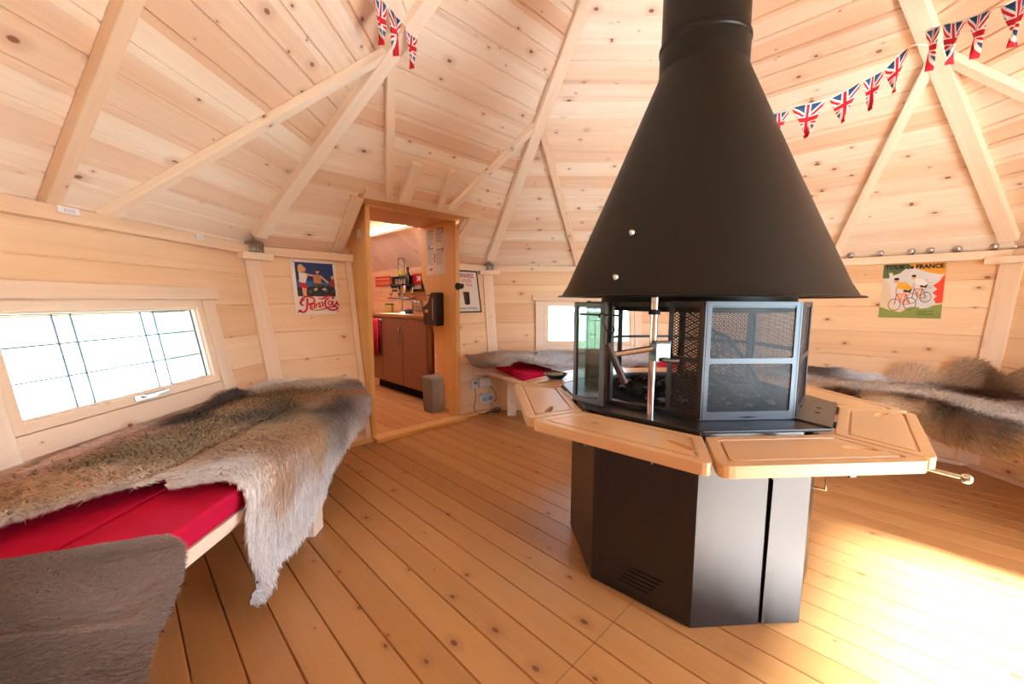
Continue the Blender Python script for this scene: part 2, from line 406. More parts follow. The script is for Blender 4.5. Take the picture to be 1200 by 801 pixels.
# ------------------------------------------------------------------ windows
def window(idx, k, s0, s1, z0, z1, muntx, munth):
    mw, sg = wallframe(k)
    if sg < 0: s0, s1 = -s1, -s0; muntx = [-m for m in muntx]
    root = struct(empty('window_%d' % idx, mw=mw))
    y0, y1 = wl(z0), wl(z1)
    def bar(name, xa, xb, ya, yb, zc, th, mat, bev=.003, par=root):
        # local x of the piece along its longer side so the grain follows it
        L, W = xb - xa, yb - ya; ver = W > L
        mb = MB().box((0, 0, 0), (max(L, W), min(L, W), th))
        m = frame(((xa + xb) / 2, (ya + yb) / 2, zc), (0, 1, 0) if ver else (1, 0, 0), (-1, 0, 0) if ver else (0, 1, 0), (0, 0, 1))
        return obj(name, mb, mat, par, m, bevel=bev)
    # reveal lining in the wall thickness, then the sash frame and the casing on the wall face
    for nm, xa, xb, ya, yb in (('lining', s0 - .004, s0 + .012, y0, y1), ('lining', s1 - .012, s1 + .004, y0, y1), ('lining', s0, s1, y0 - .004, y0 + .012), ('lining', s0, s1, y1 - .012, y1 + .004)):
        bar(nm, xa, xb, ya, yb, -.03, .075, M['trim'])
    f = .034
    for xa, xb, ya, yb in ((s0 - f, s0 + .004, y0 - f, y1 + f), (s1 - .004, s1 + f, y0 - f, y1 + f), (s0 + .004, s1 - .004, y0 - f, y0 + .004), (s0 + .004, s1 - .004, y1 - .004, y1 + f)):
        bar('sash', xa, xb, ya, yb, .010, .024, M['trim'])
    cw = .085
    bar('casing', s0 - f - cw, s0 - f - .002, wl(.555), y1 + f, .016, .034, M['pine'])
    bar('casing', s1 + f + .002, s1 + f + cw, wl(.555), y1 + f, .016, .034, M['pine'])
    bar('casing', s0 - f, s1 + f, y0 - f - .085, y0 - f - .002, .012, .026, M['pine'])
    bar('head_board', s0 - f - cw - .035, s1 + f + cw + .035, y1 + f + .002, y1 + f + .066, .020, .044, M['pine'])
    bar('casing', s0 - f, s1 + f, y1 + f - .0, y1 + f + .002, .012, .02, M['pine'])
    gl = MB().box(((s0 + s1) / 2, (y0 + y1) / 2, -.022), (s1 - s0 - .02, y1 - y0 - .02, .006)); obj('glass', gl, M['glass'], root)
    lead = MB()
    for mx in muntx: lead.box((mx, (y0 + y1) / 2, -.017), (.0055, y1 - y0 - .02, .006))
    for mz in munth: lead.box(((s0 + s1) / 2, wl(mz), -.0165), (s1 - s0 - .02, .0055, .006))
    o = obj('lead_strips', lead, flat(120, 130, 150, .5, .3), root)
    gk = MB()
    for xa, xb, ya, yb in ((s0 + .008, s0 + .014, y0, y1), (s1 - .014, s1 - .008, y0, y1), (s0, s1, y0 + .008, y0 + .014), (s0, s1, y1 - .014, y1 - .008)):
        gk.box(((xa + xb) / 2, (ya + yb) / 2, -.015), (xb - xa, yb - ya, .008))
    obj('glazing_gasket', gk, flat(45, 60, 62, .6), root)
    # espagnolette handle on the lower sash rail
    h = MB(); hx = (s0 + s1) / 2 + (.01 if k == 4 else 0)
    h.box((hx, y0 - .012, .026), (.11, .018, .006)); h.tube([(hx - .02, y0 - .012, .03), (hx - .02, y0 - .012, .044), (hx + .09, y0 - .006, .046)], .006, 8)
    obj('window_handle', h, M['chrome'], root, smooth=True)
    return root
window(1, 4, -.50, .365, .675, 1.055, [.160, .095, -.199, -.265], [.931, .808])
window(2, 2, -.43, .43, .675, 1.055, [.215, .150, -.150, -.215], [.921, .797])

# ------------------------------------------------------------------ plates with holes (2D outlines, real holes)
def plate(outline, holes, th, bevel=0.0):
    cu = bpy.data.curves.new('tmp', 'CURVE'); cu.dimensions = '2D'; cu.fill_mode = 'BOTH'; cu.extrude = th / 2 - bevel; cu.bevel_depth = bevel; cu.bevel_resolution = 1; cu.offset = -bevel
    for pts in [outline] + list(holes):
        sp = cu.splines.new('POLY'); sp.points.add(len(pts) - 1)
        for p, q in zip(sp.points, pts): p.co = (q[0], q[1], 0, 1)
        sp.use_cyclic_u = True
    o = bpy.data.objects.new('tmp', cu); COL.objects.link(o)
    dg = bpy.context.evaluated_depsgraph_get(); me = bpy.data.meshes.new_from_object(o.evaluated_get(dg))
    vs = [tuple(v.co) for v in me.vertices]; fs = [tuple(p.vertices) for p in me.polygons]
    bpy.data.objects.remove(o); bpy.data.curves.remove(cu); bpy.data.meshes.remove(me)
    return vs, fs
def rounded(pts, rads, n=5):
    out = []; L = len(pts)
    for i, p in enumerate(pts):
        r = rads[i] if isinstance(rads, (list, tuple)) else rads
        p = Vector(p).to_2d() if len(p) > 2 else Vector(p); a = Vector(pts[i - 1]); b = Vector(pts[(i + 1) % L])
        if r <= 0: out.append(tuple(p)); continue
        u = (a - p).normalized(); w = (b - p).normalized(); ang = math.acos(max(-1, min(1, u.dot(w))))
        d = min(r / math.tan(ang / 2), (a - p).length * .45, (b - p).length * .45); s = p + u * d; e = p + w * d
        for k in range(n + 1):
            t = k / n; out.append(tuple(s * (1 - t) ** 2 + p * 2 * t * (1 - t) + e * t * t))
    return out
def rect(x0, x1, y0, y1, r=.0, n=4): return rounded([(x0, y0), (x1, y0), (x1, y1), (x0, y1)], r, n)
def shift(vf, d, rot=None):
    vs = [Vector(v) for v in vf[0]]
    if rot is not None: vs = [rot @ v for v in vs]
    return [v + Vector(d) for v in vs], vf[1]
_fontcache = {}
def text(string, size=1.0, shear=0.0, bold=0.0, space=1.0, xs=1.0):
    cu = bpy.data.curves.new('tmp', 'FONT'); cu.body = string; cu.size = size; cu.shear = shear; cu.offset = bold; cu.space_character = space
    cu.align_x = 'CENTER'; cu.align_y = 'CENTER'; cu.resolution_u = 2
    o = bpy.data.objects.new('tmp', cu); COL.objects.link(o)
    dg = bpy.context.evaluated_depsgraph_get(); me = bpy.data.meshes.new_from_object(o.evaluated_get(dg))
    vs = [(v.co.x * xs, v.co.y, v.co.z) for v in me.vertices]; fs = [tuple(p.vertices) for p in me.polygons]
    bpy.data.objects.remove(o); bpy.data.curves.remove(cu); bpy.data.meshes.remove(me)
    return vs, fs
class Pic:
    """flat artwork: coloured outlines stacked a fraction of a millimetre apart; coordinates 0..1 on a w x h card centred at the origin"""
    def __init__(s, w, h, z): s.w = w; s.h = h; s.z = z; s.mb = MB(); s.mats = []; s.lv = 0
    def mi(s, c):
        m = flat(*c, .5)
        if m not in s.mats: s.mats.append(m)
        return s.mats.index(m)
    def up(s): s.lv += 1; return s
    def zz(s): return s.z + .00035 * s.lv
    def poly(s, pts, c):
        vs = [((x - .5) * s.w, (y - .5) * s.h, s.zz()) for x, y in pts]; s.mb.add(vs, [tuple(range(len(vs)))], s.mi(c)); return s
    def disc(s, x, y, rx, ry, c, n=16, ring=0):
        if ring:
            P = [(x + rx * k_ * math.cos(2 * PI * i / n), y + ry * k_ * math.sin(2 * PI * i / n)) for k_ in (1, 1 - ring) for i in range(n)]
            vs = [((a - .5) * s.w, (b - .5) * s.h, s.zz()) for a, b in P]
            s.mb.add(vs, [(i, (i + 1) % n, n + (i + 1) % n, n + i) for i in range(n)], s.mi(c)); return s
        return s.poly([(x + rx * math.cos(2 * PI * i / n), y + ry * math.sin(2 * PI * i / n)) for i in range(n)], c)
    def stroke(s, pts, wd, c):
        P = [Vector(((x - .5) * s.w, (y - .5) * s.h)) for x, y in pts]; ws = wd if isinstance(wd, (list, tuple)) else [wd] * len(P); vs = []
        for i, p in enumerate(P):
            d = (P[min(i + 1, len(P) - 1)] - P[max(i - 1, 0)]).normalized(); q = Vector((-d.y, d.x)) * ws[i] * s.h / 2
            vs += [(p.x + q.x, p.y + q.y, s.zz()), (p.x - q.x, p.y - q.y, s.zz())]
        s.mb.add(vs, [(2 * i, 2 * i + 1, 2 * i + 3, 2 * i + 2) for i in range(len(P) - 1)], s.mi(c)); return s
    def text(s, st, x, y, size, c, xs=1.0, bold=0.0, shear=0.0, rot=0.0, space=1.0):
        vs, fs = text(st, size * s.h, shear, bold * s.h, space, xs); cr, sr = math.cos(rot), math.sin(rot)
        s.mb.add([(v[0] * cr - v[1] * sr + (x - .5) * s.w, v[0] * sr + v[1] * cr + (y - .5) * s.h, s.zz()) for v in vs], fs, s.mi(c)); return s
    def build(s, name, parent, mw=None):
        return obj(name, s.mb, s.mats, parent, mw, fix=False)
def bez(pts, n=10):
    """smooth curve through points (Catmull-Rom)"""
    P = [pts[0]] + list(pts) + [pts[-1]]; out = []
    for i in range(1, len(P) - 2):
        for k in range(n):
            t = k / n; a, b, c, d = P[i - 1], P[i], P[i + 1], P[i + 2]
            out.append(tuple(.5 * (2 * b[j] + (c[j] - a[j]) * t + (2 * a[j] - 5 * b[j] + 4 * c[j] - d[j]) * t * t + (3 * b[j] - a[j] - 3 * c[j] + d[j]) * t ** 3) for j in range(len(b))))
    out.append(tuple(pts[-1])); return out

# ------------------------------------------------------------------ bar doorway and the bar room behind it
def B(n, s, z): return P8(3, s, n, z)
nv = Vector((-SQ, SQ, 0)); tv = Vector((-SQ, -SQ, 0))
door = struct(empty('door_1', B(2.5, -.06, 0)))
def attach(o, p):
    bpy.context.view_layer.update(); mw = o.matrix_world.copy(); o.parent = p; o.matrix_parent_inverse = Matrix.Identity(4); o.matrix_local = p.matrix_world.inverted() @ mw; return o
def lining(s0, s1):
    prof = [(2.29, 0.0), (2.40, 0.0), (2.77, 1.15), (2.85, 1.32), (2.85, 1.80), (2.29, 1.80)]
    # local x runs up the board so the grain is upright: x = z, y = n
    mb = MB().prism([(p[1], p[0]) for p in prof], s0, s1)
    o = obj('jamb', mb, M['jamb'], None, None, bevel=.003)
    o.matrix_world = frame((0, 0, 0), (0, 0, 1), nv, tv) ; return attach(o, door)
lining(-.50, -.455); lining(.33, .366)
o = beam('head_lining', B(2.50, -.50, 1.815), B(2.50, .475, 1.815), .72, .03, M['barfloor'], (0, 0, -1)); attach(o, door)
nin3 = roofpt(3, 0, 1.6, 1) - roofpt(3, 0, 1.6, 0)
attach(beam('head_board', roofpt(3, -.60, 1.842, .012), roofpt(3, .45, 1.842, .012), .065, .026, M['trim'], nin3), door)
attach(beam('head_strip', B(2.285, -.50, 1.812), B(2.285, .366, 1.812), .05, .02, M['jamb'], -nv), door)
for s_ in (.478, -.547):
    attach(beam('side_board', roofpt(3, s_, 1.475, .010), roofpt(3, s_, 1.815, .010), .088, .022, M['trim'], nin3), door)
for s_, e_ in ((.392, .02),):
    a0 = B(AF + .004 - .014, s_, 0.03); a1 = B(AF + LEAN * 1.40 - .014, s_, 1.40)
    attach(beam('side_strip', a0, a1, .045, .02, M['trim'], -nv), door)
attach(beam('sill', B(2.265, -.50, .017), B(2.265, .366, .017), .12, .034, M['jamb'], (0, 0, 1)), door)

def flatsheet(name, o, x, y, w, h, pitch, mat, ops=()):
    z = Vector(x).cross(Vector(y)); return sheet(name, 0, h, lambda q: w / 2, pitch, 0, mat, frame(Vector(o) + Vector(x) * (w / 2), x, y, z), ops, gw=.006, gd=.008, thick=.03)
flatsheet('floor', B(2.315, -1.08, 0), nv, tv, 3.0, 1.88, .118, M['barfloor'])
flatsheet('wall_bar_right', B(5.2, -1.05, 0), -nv, (0, 0, 1), 2.4, 1.53, .12, M['barwall'])
flatsheet('wall_bar_left', B(2.8, .80, 0), nv, (0, 0, 1), 2.5, 1.62, .12, M['barwall'])
flatsheet('wall_bar_end', B(5.2, .85, 0), -tv, (0, 0, 1), 1.95, 2.5, .12, M['barwall'])
sd = (tv * .45 + Vector((0, 0, .365))).normalized()
flatsheet('ceiling', B(2.80, -1.06, 1.508), sd, nv, .60, 2.4, .085, M['baceil'])
sl2 = (tv * .62 + Vector((0, 0, .42))).normalized()
flatsheet('ceiling', B(2.80, -.62, 1.90), sl2, nv, .78, 2.4, .085, M['baceil'])
sl3 = (-tv * .80 + Vector((0, 0, .74))).normalized()
flatsheet('ceiling', B(5.2, .82, 1.58), sl3, -nv, 1.14, 2.4, .085, M['baceil'])
flatsheet('wall_bar_front', B(2.86, -1.06, 0), tv, (0, 0, 1), .46, 1.6, .12, M['barwall'])
flatsheet('wall_bar_front', B(2.86, .44, 0), tv, (0, 0, 1), .42, 1.9, .12, M['barwall'])
flatsheet('wall_bar_front', B(2.86, -1.06, 1.832), tv, (0, 0, 1), 1.92, .75, .12, M['barwall'])
for s0_ in (-.635, .455):
    mbn = MB().prism([(0, 2.43), (1.38, 2.70), (1.38, 2.86), (0, 2.86)] if s0_ < 0 else [(0, 2.43), (1.43, 2.66), (1.82, 2.22), (1.82, 2.86), (0, 2.86)], s0_, s0_ + .02)
    on = obj('wall_bar_nook', mbn, M['barwall']); on.matrix_world = frame((0, 0, 0), (0, 0, 1), nv, tv); struct(on)
# light strip on its batten
tag(beam('batten', B(2.88, -.585, 1.872), B(5.18, -.585, 1.872), .05, .03, M['pine'], (0, 0, 1)), kind='structure')
g = N('warm_led'); e = g.n('ShaderNodeEmission'); e.inputs[0].default_value = rgb(255, 214, 160); e.inputs[1].default_value = 13.0; g.t.links.new(e.outputs[0], g.out.inputs[0]); M['led'] = g.mat
ls = MB().box((0, 0, 0), (2.2, .016, .010)); ls = obj('led_strip', ls, M['led'], None, frame(B(4.03, -.580, 1.893), nv, tv, (0, 0, 1)))
tag(ls, 'warm glowing light strip along the batten under the bar ceiling', 'light strip')
g = N('added_strip_glow'); e = g.n('ShaderNodeEmission'); e.inputs[0].default_value = rgb(238, 240, 255); e.inputs[1].default_value = 11.0; g.t.links.new(e.outputs[0], g.out.inputs[0])
added_strip_m = g.mat

ls = MB().box((0, 0, 0), (2.2, .03, .012)); ls = obj('led_strip', ls, added_strip_m, None, frame(B(4.0, .20, 2.06), nv, tv, (0, 0, 1)))  # second strip, added out of view to brighten the right slope
tag(ls, 'added unseen white strip brightening the bar ceiling from its left slope', 'light strip')
# counter
ctr = empty('bar_cabinet', B(3.55, -.80, 0), label='beige two-door base cabinet under the bar worktop', cat='cabinet')
cb = MB().box((0, 0, 0), (1.30, .46, .78)); o = obj('carcass', cb, M['cab'], None, frame(B(3.57, -.795, .512), nv, tv, (0, 0, 1)), bevel=.002); attach(o, ctr)
pb = MB().box((0, 0, 0), (1.26, .38, .12)); o = obj('plinth', pb, M['soot_shade_black'], None, frame(B(3.57, -.84, .06), nv, tv, (0, 0, 1))); attach(o, ctr)  # plinth coloured dark to stand for shade under the cabinet
for n0, n1, hn in ((2.925, 3.40, 3.355), (3.405, 3.88, 3.45)):
    db = MB().box((0, 0, 0), (n1 - n0 - .006, .018, .77)); dd = obj('door', db, M['cab'], None, frame(B((n0 + n1) / 2, -.552, .513), nv, tv, (0, 0, 1)), bevel=.002); attach(dd, ctr)
    hb = MB(); hb.tube([B(hn, -.543, .80), B(hn, -.520, .795), B(hn, -.520, .595), B(hn, -.543, .59)], .005, 8); hh = obj('handle', hb, M['steel'], None, smooth=True); attach(hh, dd)
db = MB().box((0, 0, 0), (.33, .018, .77)); o = obj('door', db, M['cab'], None, frame(B(4.05, -.552, .513), nv, tv, (0, 0, 1)), bevel=.002); attach(o, ctr)
wt = MB().box((0, 0, 0), (1.60, .52, .036)); o = obj('worktop', wt, M['worktop'], None, frame(B(3.68, -.785, .922), nv, tv, (0, 0, 1)), bevel=.004)
tag(o, 'dark wooden worktop running above the beige bar cabinet', 'worktop')
# red towel with its rail
tr = empty('towel_rail', B(3.98, -.53, .86), label='steel rail on the far cabinet door carrying a red towel', cat='towel rail')
rb = MB().tube([B(4.10, -.538, .865), B(4.10, -.51, .865), B(3.86, -.51, .865), B(3.86, -.538, .865)], .006, 8); attach(obj('rail', rb, M['steel'], None, smooth=True), tr)
tb = MB(); nn_ = 12
for i in range(nn_ + 1):
    nq = 4.09 - .20 * i / nn_; wv = .006 * math.sin(i * 1.7)
    tb.v += [tuple(B(nq, -.497 + wv, .875)), tuple(B(nq, -.494 + wv * 2, .42)), tuple(B(nq, -.522 + wv, .875)), tuple(B(nq, -.526 + wv, .50))]
for i in range(nn_):
    a = 4 * i; b = a + 4
    for f in ((a, b, b + 1, a + 1), (a + 2, b + 2, b, a), (a + 3, b + 3, b + 2, a + 2)): tb.f.append(f); tb.m.append(0)
o = obj('bar_towel', tb, M['redtowel'], smooth=True, angle=180); so = o.modifiers.new('s', 'SOLIDIFY'); so.thickness = .004
tag(o, 'red towel hanging from the rail on the bar cabinet front', 'towel')
# bin
bn = empty('pedal_bin', B(2.69, -.47, 0), R(-45), label='grey plastic bin standing inside the bar doorway', cat='bin')
pr = rounded([(-.075, -.075), (.075, -.075), (.075, .075), (-.075, .075)], .02)
bb = MB(); n_ = len(pr); ring = [(1.0, 0), (1.14, .33)]
for sc_, z_ in ring: bb.v += [(x * sc_, y * sc_, z_) for x, y in pr]
bb.f = [(i, (i + 1) % n_, n_ + (i + 1) % n_, n_ + i) for i in range(n_)] + [tuple(reversed(range(n_))), tuple(range(n_, 2 * n_))]; bb.m = [0] * len(bb.f)
greyp = flat(108, 110, 116, .4, 0, .5, 'grey_plastic'); obj('body', bb, greyp, bn, bevel=.003)
lb = MB().prism([(x * 1.18, y * 1.18) for x, y in pr], .33, .352); obj('lid', lb, flat(130, 132, 138, .35, 0, .5, 'grey_lid'), bn, bevel=.004)

# things on the worktop: optics stand, jar, chopping board, tins
WZ = .940
opt = empty('optics_stand', B(3.76, -.75, WZ), label='chrome bar optics stand with an upturned clear bottle on the worktop', cat='optics stand')
ob = MB(); c0 = B(3.76, -.75, 0)
ob.lathe([(.0, WZ + .012), (.075, WZ + .012), (.08, WZ), (.0, WZ)], 20, (c0.x, c0.y, 0)); attach(obj('foot', ob, M['chrome'], smooth=True), opt)
ob = MB().tube([c0 + Vector((0, 0, WZ + .01)), c0 + Vector((0, 0, 1.33))], .013, 12); attach(obj('post', ob, M['chrome'], smooth=True), opt)
ob = MB().lathe([(0, 1.125), (.165, 1.125), (.17, 1.117), (.165, 1.110), (0, 1.110)], 24, (c0.x, c0.y, 0)); attach(obj('drip_ring', ob, flat(25, 25, 25, .4), smooth=True), opt)
ob = MB().lathe([(0, 1.285), (.15, 1.285), (.15, 1.27), (0, 1.27)], 24, (c0.x, c0.y, 0)); attach(obj('upper_ring', ob, flat(30, 30, 30, .4), smooth=True), opt)
bot = [(.0, 1.60), (.028, 1.598), (.040, 1.585), (.044, 1.56), (.044, 1.42), (.034, 1.385), (.016, 1.36), (.014, 1.30), (0, 1.30)]
ob = MB().lathe(bot, 20, (c0.x, c0.y, 0)); attach(obj('bottle', ob, M['clear'], smooth=True), opt)
ob = MB().lathe([(.0452, 1.40), (.0452, 1.45)], 20, (c0.x, c0.y, 0)); attach(obj('bottle_label', ob, flat(190, 200, 90, .5), smooth=True), opt)
for i in range(4):
    a = i * PI / 2 + .5; cc = c0 + Vector((.13 * math.cos(a), .13 * math.sin(a), 0))
    ob = MB().lathe([(0, 1.27), (.014, 1.27), (.022, 1.245), (.022, 1.17), (.008, 1.155), (.008, 1.13), (0, 1.13)], 14, (cc.x, cc.y, 0)); attach(obj('optic', ob, M['chrome'], smooth=True), opt)
def lathe_thing(name, prof, loc, mat, label, cat, n=24, group=None, extra=()):
    root = empty(name, loc, label=label, cat=cat, group=group)
    for nm, pf, m_ in [('body', prof, mat)] + list(extra): obj(nm, MB().lathe(pf, n), m_, root, smooth=True)
    return root
dk = flat(40, 24, 14, .15, 0, .6, 'dark_bottle'); blk = flat(18, 18, 20, .35, 0, .5, 'black_cap')
for nq, lab, c_ in ((3.98, 'dark bottle with a black cap left of the optics stand bottle', dk), (3.60, 'dark bottle with a black cap right of the optics stand bottle', flat(70, 34, 16, .15, 0, .6, 'brown_bottle'))):
    lathe_thing('bottle', [(0, 0), (.036, 0), (.038, .01), (.038, .16), (.026, .20), (.014, .225), (.014, .26), (0, .26)], B(nq, -.965, 1.232), c_, lab, 'bottle', 18, 'bottles on the bar shelf',
                [('cap', [(0, .285), (.017, .285), (.017, .245), (.0145, .245)], blk)])
sh = MB().box((0, 0, 0), (1.05, .13, .022)); o = obj('bar_shelf', sh, flat(24, 22, 22, .4), None, frame(B(3.82, -.965, 1.219), nv, tv, (0, 0, 1)), bevel=.002)
tag(o, 'black wall shelf above the bar worktop', 'shelf')
lathe_thing('storage_jar', [(0, .004), (.055, .004), (.06, .02), (.06, .11), (.045, .13), (.045, .15), (.048, .15), (.063, .128), (.063, .015), (.055, 0), (0, 0)], B(3.36, -.72, WZ), M['clear'], 'clear glass storage jar near the right end of the worktop', 'jar')
tin = lathe_thing('tin', [(0, 0), (.05, 0), (.05, .10), (0, .10)], B(3.98, -.70, WZ), flat(196, 176, 96, .4), 'yellow patterned tin beside the optics stand foot', 'tin', 20, None, [('lid', [(0, .112), (.051, .112), (.052, .096), (.0505, .096)], flat(60, 90, 60, .4))])
lathe_thing('bowl', [(0, .01), (.04, .008), (.07, .045), (.074, .045), (.045, 0), (0, 0)], B(3.52, -.70, WZ), flat(40, 90, 110, .4), 'small blue bowl beside the optics stand', 'bowl', 20, None, [('contents', [(0, .06), (.03, .055), (.06, .035), (0, .035)], flat(190, 50, 70, .6))])
o = obj('chopping_board', MB().prism(rect(-.13, .13, -.09, .09, .02), 0, .024), M['board'], None, frame(B(3.24, -.74, WZ) + Vector((0, 0, .0)), nv, tv, (0, 0, 1)), bevel=.003); 
o.location = B(3.13, -.70, WZ); tag(o, 'brown wooden chopping board at the near end of the worktop', 'chopping board')
# bar towels on the back wall
def hangcard(name, n0, n1, z0, z1, s, th, base, label, cat, art, group=None):
    w, h = abs(n1 - n0), z1 - z0
    root = empty(name, label=label, cat=cat, group=group, mw=frame(B((n0 + n1) / 2, s, (z0 + z1) / 2), -nv, (0, 0, 1), tv))
    obj('cloth', MB().box((0, 0, 0), (w, h, th)), base, root, bevel=.001)
    p = Pic(w, h, th / 2 + .0008); art(p)
    if p.mb.v: p.build('lettering', root)
    return root
def art_orange(p):
    W_ = (240, 215, 200)
    for i in range(9): p.stroke([(.08 + i * .1, .18), (.10 + i * .1, .42)], .03, W_).stroke([(.08 + i * .1, .42), (.13 + i * .1, .40), (.12 + i * .1, .20)], .03, W_)
    p.stroke([(.05, .72), (.95, .72)], .05, W_)
hangcard('bar_mat', 5.00, 4.55, 1.29, 1.43, -1.028, .006, flat(205, 78, 40, .9), 'orange bar towel pinned at the left of the bar back wall', 'bar towel', art_orange, 'bar towels on the back wall')
hangcard('bar_mat', 4.50, 3.98, 1.262, 1.415, -1.025, .006, flat(20, 19, 20, .9), 'black bar towel reading GUINNESS on the bar back wall', 'bar towel', lambda p: p.text('GUINNESS', .5, .5, .62, (225, 220, 215), xs=.78, bold=.006), 'bar towels on the back wall')
hangcard('bar_mat', 3.97, 3.45, 1.30, 1.43, -1.025, .006, flat(190, 24, 40, .9), 'red bar towel with white letters right of the black one', 'bar towel', lambda p: p.text('SMIRNOFF', .5, .5, .70, (240, 235, 235), xs=.72, bold=.008), 'bar towels on the back wall')

# things on the door frame
mn = empty('menu_sheet', label='printed menu sheet pinned inside the right door jamb', cat='notice', mw=frame(B(2.60, -.4535, 1.548), -nv, (0, 0, 1), tv))
obj('paper', MB().box((0, 0, 0), (.315, .425, .002)), flat(214, 206, 184, .7), mn)
p = Pic(.315, .425, .0014); rr_ = random.Random(3)
for cx, cy, nl in ((.27, .78, 9), (.73, .80, 8), (.25, .40, 10), (.72, .36, 9)):
    for i in range(nl):
        y = cy + .15 - i * .034; w_ = rr_.uniform(.25, .36); p.stroke([(cx - .19, y), (cx - .19 + w_, y)], .011, (120, 112, 104))
    p.stroke([(cx - .15, cy + .185), (cx + .15, cy + .185)], .02, (70, 64, 60))
for x0, y0, w_, h_ in ((.43, .27, .06, .20), (.86, .48, .06, .10), (.20, .10, .14, .05), (.88, .88, .05, .12), (.14, .60, .09, .06)): p.up().poly([(x0, y0), (x0 + w_, y0), (x0 + w_, y0 + h_), (x0, y0 + h_)], (176, 70, 66))
p.build('print', mn)
ds = empty('wall_dispenser', label='black wall dispenser with a yellow sticker screwed to the right door jamb', cat='dispenser', mw=frame(B(2.585, -.4535, 1.015), -nv, (0, 0, 1), tv))
obj('housing', MB().prism(rounded([(-.11, -.155), (.11, -.155), (.11, .155), (.02, .155), (-.03, .06), (-.11, .02)], .015), 0, .085), flat(17, 17, 18, .3, 0, .5), ds, bevel=.006)
obj('sticker', MB().box((-.05, -.02, .0862), (.055, .028, .0014)), flat(206, 160, 60, .5), ds)
obj('lever', MB().box((.055, .0, .0865), (.012, .20, .006)).box((-.01, .128, .09), (.05, .018, .02)), flat(150, 150, 150, .3, .8), ds, bevel=.002)
obj('keyhole_plate', MB().box((-.02, .095, .0865), (.026, .03, .003)), flat(190, 150, 110, .4), ds)
sn = empty('motion_sensor', label='white motion sensor on the left door jamb', cat='sensor', mw=frame(B(2.405, .3665, 1.600), nv, (0, 0, 1), -tv))
mb = MB(); pr = rounded([(-.045, -.04), (.045, -.04), (.045, .04), (-.045, .04)], .015)
obj('housing', mb.prism(pr, 0, .05), flat(236, 234, 230, .4), sn, bevel=.01); obj('lens', MB().lathe([(0, .06), (.018, .057), (.026, .048)], 20), flat(248, 246, 242, .3), sn, smooth=True)
kn = empty('door_catch', label='dark round metal catch on the front edge of the right door jamb', cat='door catch', mw=frame(B(2.2885, -.478, 1.222), tv, (0, 0, 1), -nv))
obj('rose', MB().lathe([(0, .012), (.03, .010), (.034, 0)], 20), flat(60, 58, 58, .35, .7), kn, smooth=True); obj('knob', MB().lathe([(.010, .01), (.010, .03), (.024, .042), (.022, .058), (0, .062)], 18), flat(48, 46, 46, .35, .7), kn, smooth=True)

# ------------------------------------------------------------------ the central grill
GX, GY, ROT = -.026, .054, R(4.35)
GM = frame((GX, GY, 0), (math.cos(ROT), math.sin(ROT), 0), (-math.sin(ROT), math.cos(ROT), 0), (0, 0, 1))
grill = empty('grill_stove', label='black octagonal barbecue fireplace with conical hood and flue in the middle of the cabin', cat='fireplace', mw=GM)
def oc(Rr, a): return (Rr * math.cos(R(a)), Rr * math.sin(R(a)))
def octo(Rr): return [oc(Rr, 22.5 + 45 * i) for i in range(8)]
def facef(phi, rad, z=0.0):
    """frame on a face: x to the viewer's right, y up, z outwards"""
    a = R(phi); n = (math.cos(a), math.sin(a), 0); t = (-math.sin(a), math.cos(a), 0)
    return frame((rad * n[0], rad * n[1], z), t, (0, 0, 1), n)
def facexz(phi, rad, z=0.0):
    """same face with local z up, so mesh patterns read x / z"""
    a = R(phi); n = Vector((math.cos(a), math.sin(a), 0)); t = Vector((-math.sin(a), math.cos(a), 0))
    return frame((rad * n[0], rad * n[1], z), t, -n, (0, 0, 1))
RB = .495; AB = RB * C8; HB = RB * math.sin(R(22.5))
obj('base_core', MB().prism(octo(RB - .012), .0, .65), M['soot_shade_black'], grill)
for ph in (0, 45, 90, 135, 180, 315):
    vf = plate(rect(-HB + .001, HB - .001, .004, .652), [], .004); obj('side_panel', MB().add(*vf), M['black'], grill, facef(ph, AB - .003))
# panel with hand slot and louvres
slots = [rect(-.045 + .016 * i * 0 - .03 + .012 * i, .075 - .03 + .012 * i, .050 + .017 * i, .056 + .017 * i, .002, 2) for i in range(5)]
hole = rect(-.060, .050, .545, .592, .016)
vf = plate(rect(-HB + .001, HB - .001, .004, .652), slots + [hole], .004)
sp_ = obj('side_panel', MB().add(*vf), M['black'], grill, facef(225, AB - .003))
obj('panel_lip', MB().add(*plate(rect(-HB + .02, HB - .004, .02, .64, .004), [rect(-HB + .024, HB - .008, .024, .636, .004)], .003)), M['black'], sp_, frame((0, 0, .002), (1, 0, 0), (0, 1, 0), (0, 0, 1)))
# front face: fixed panel and a narrow door that stands a little proud
xs = HB - .135
vf = plate(rect(-HB + .001, xs - .004, .004, .652), [], .004); obj('side_panel', MB().add(*vf), M['black'], grill, facef(270, AB - .003))
dp = plate([(xs + .003, .012), (HB + .004, .008), (HB + .004, .650), (xs + .010, .650)], [], .004)
door_p = obj('ash_door', MB().add(*dp), M['black'], grill, facef(270, AB + .004))
hz = .505
hb = MB(); q = facef(315, AB)
def fq(m, p): return tuple(m @ Vector(p))
hb.tube([fq(q, (-HB + .045, hz + .025, .0)), fq(q, (-HB + .045, hz + .025, .045)), fq(q, (-HB + .045, hz - .028, .045)), fq(q, (-HB + .045, hz - .028, .0))], .0045, 8)
obj('bow_handle', hb, M['chrome'], grill, smooth=True)
fl = MB().prism(octo(.47), .65, .694); obj('hearth_box', fl, M['black'], grill)
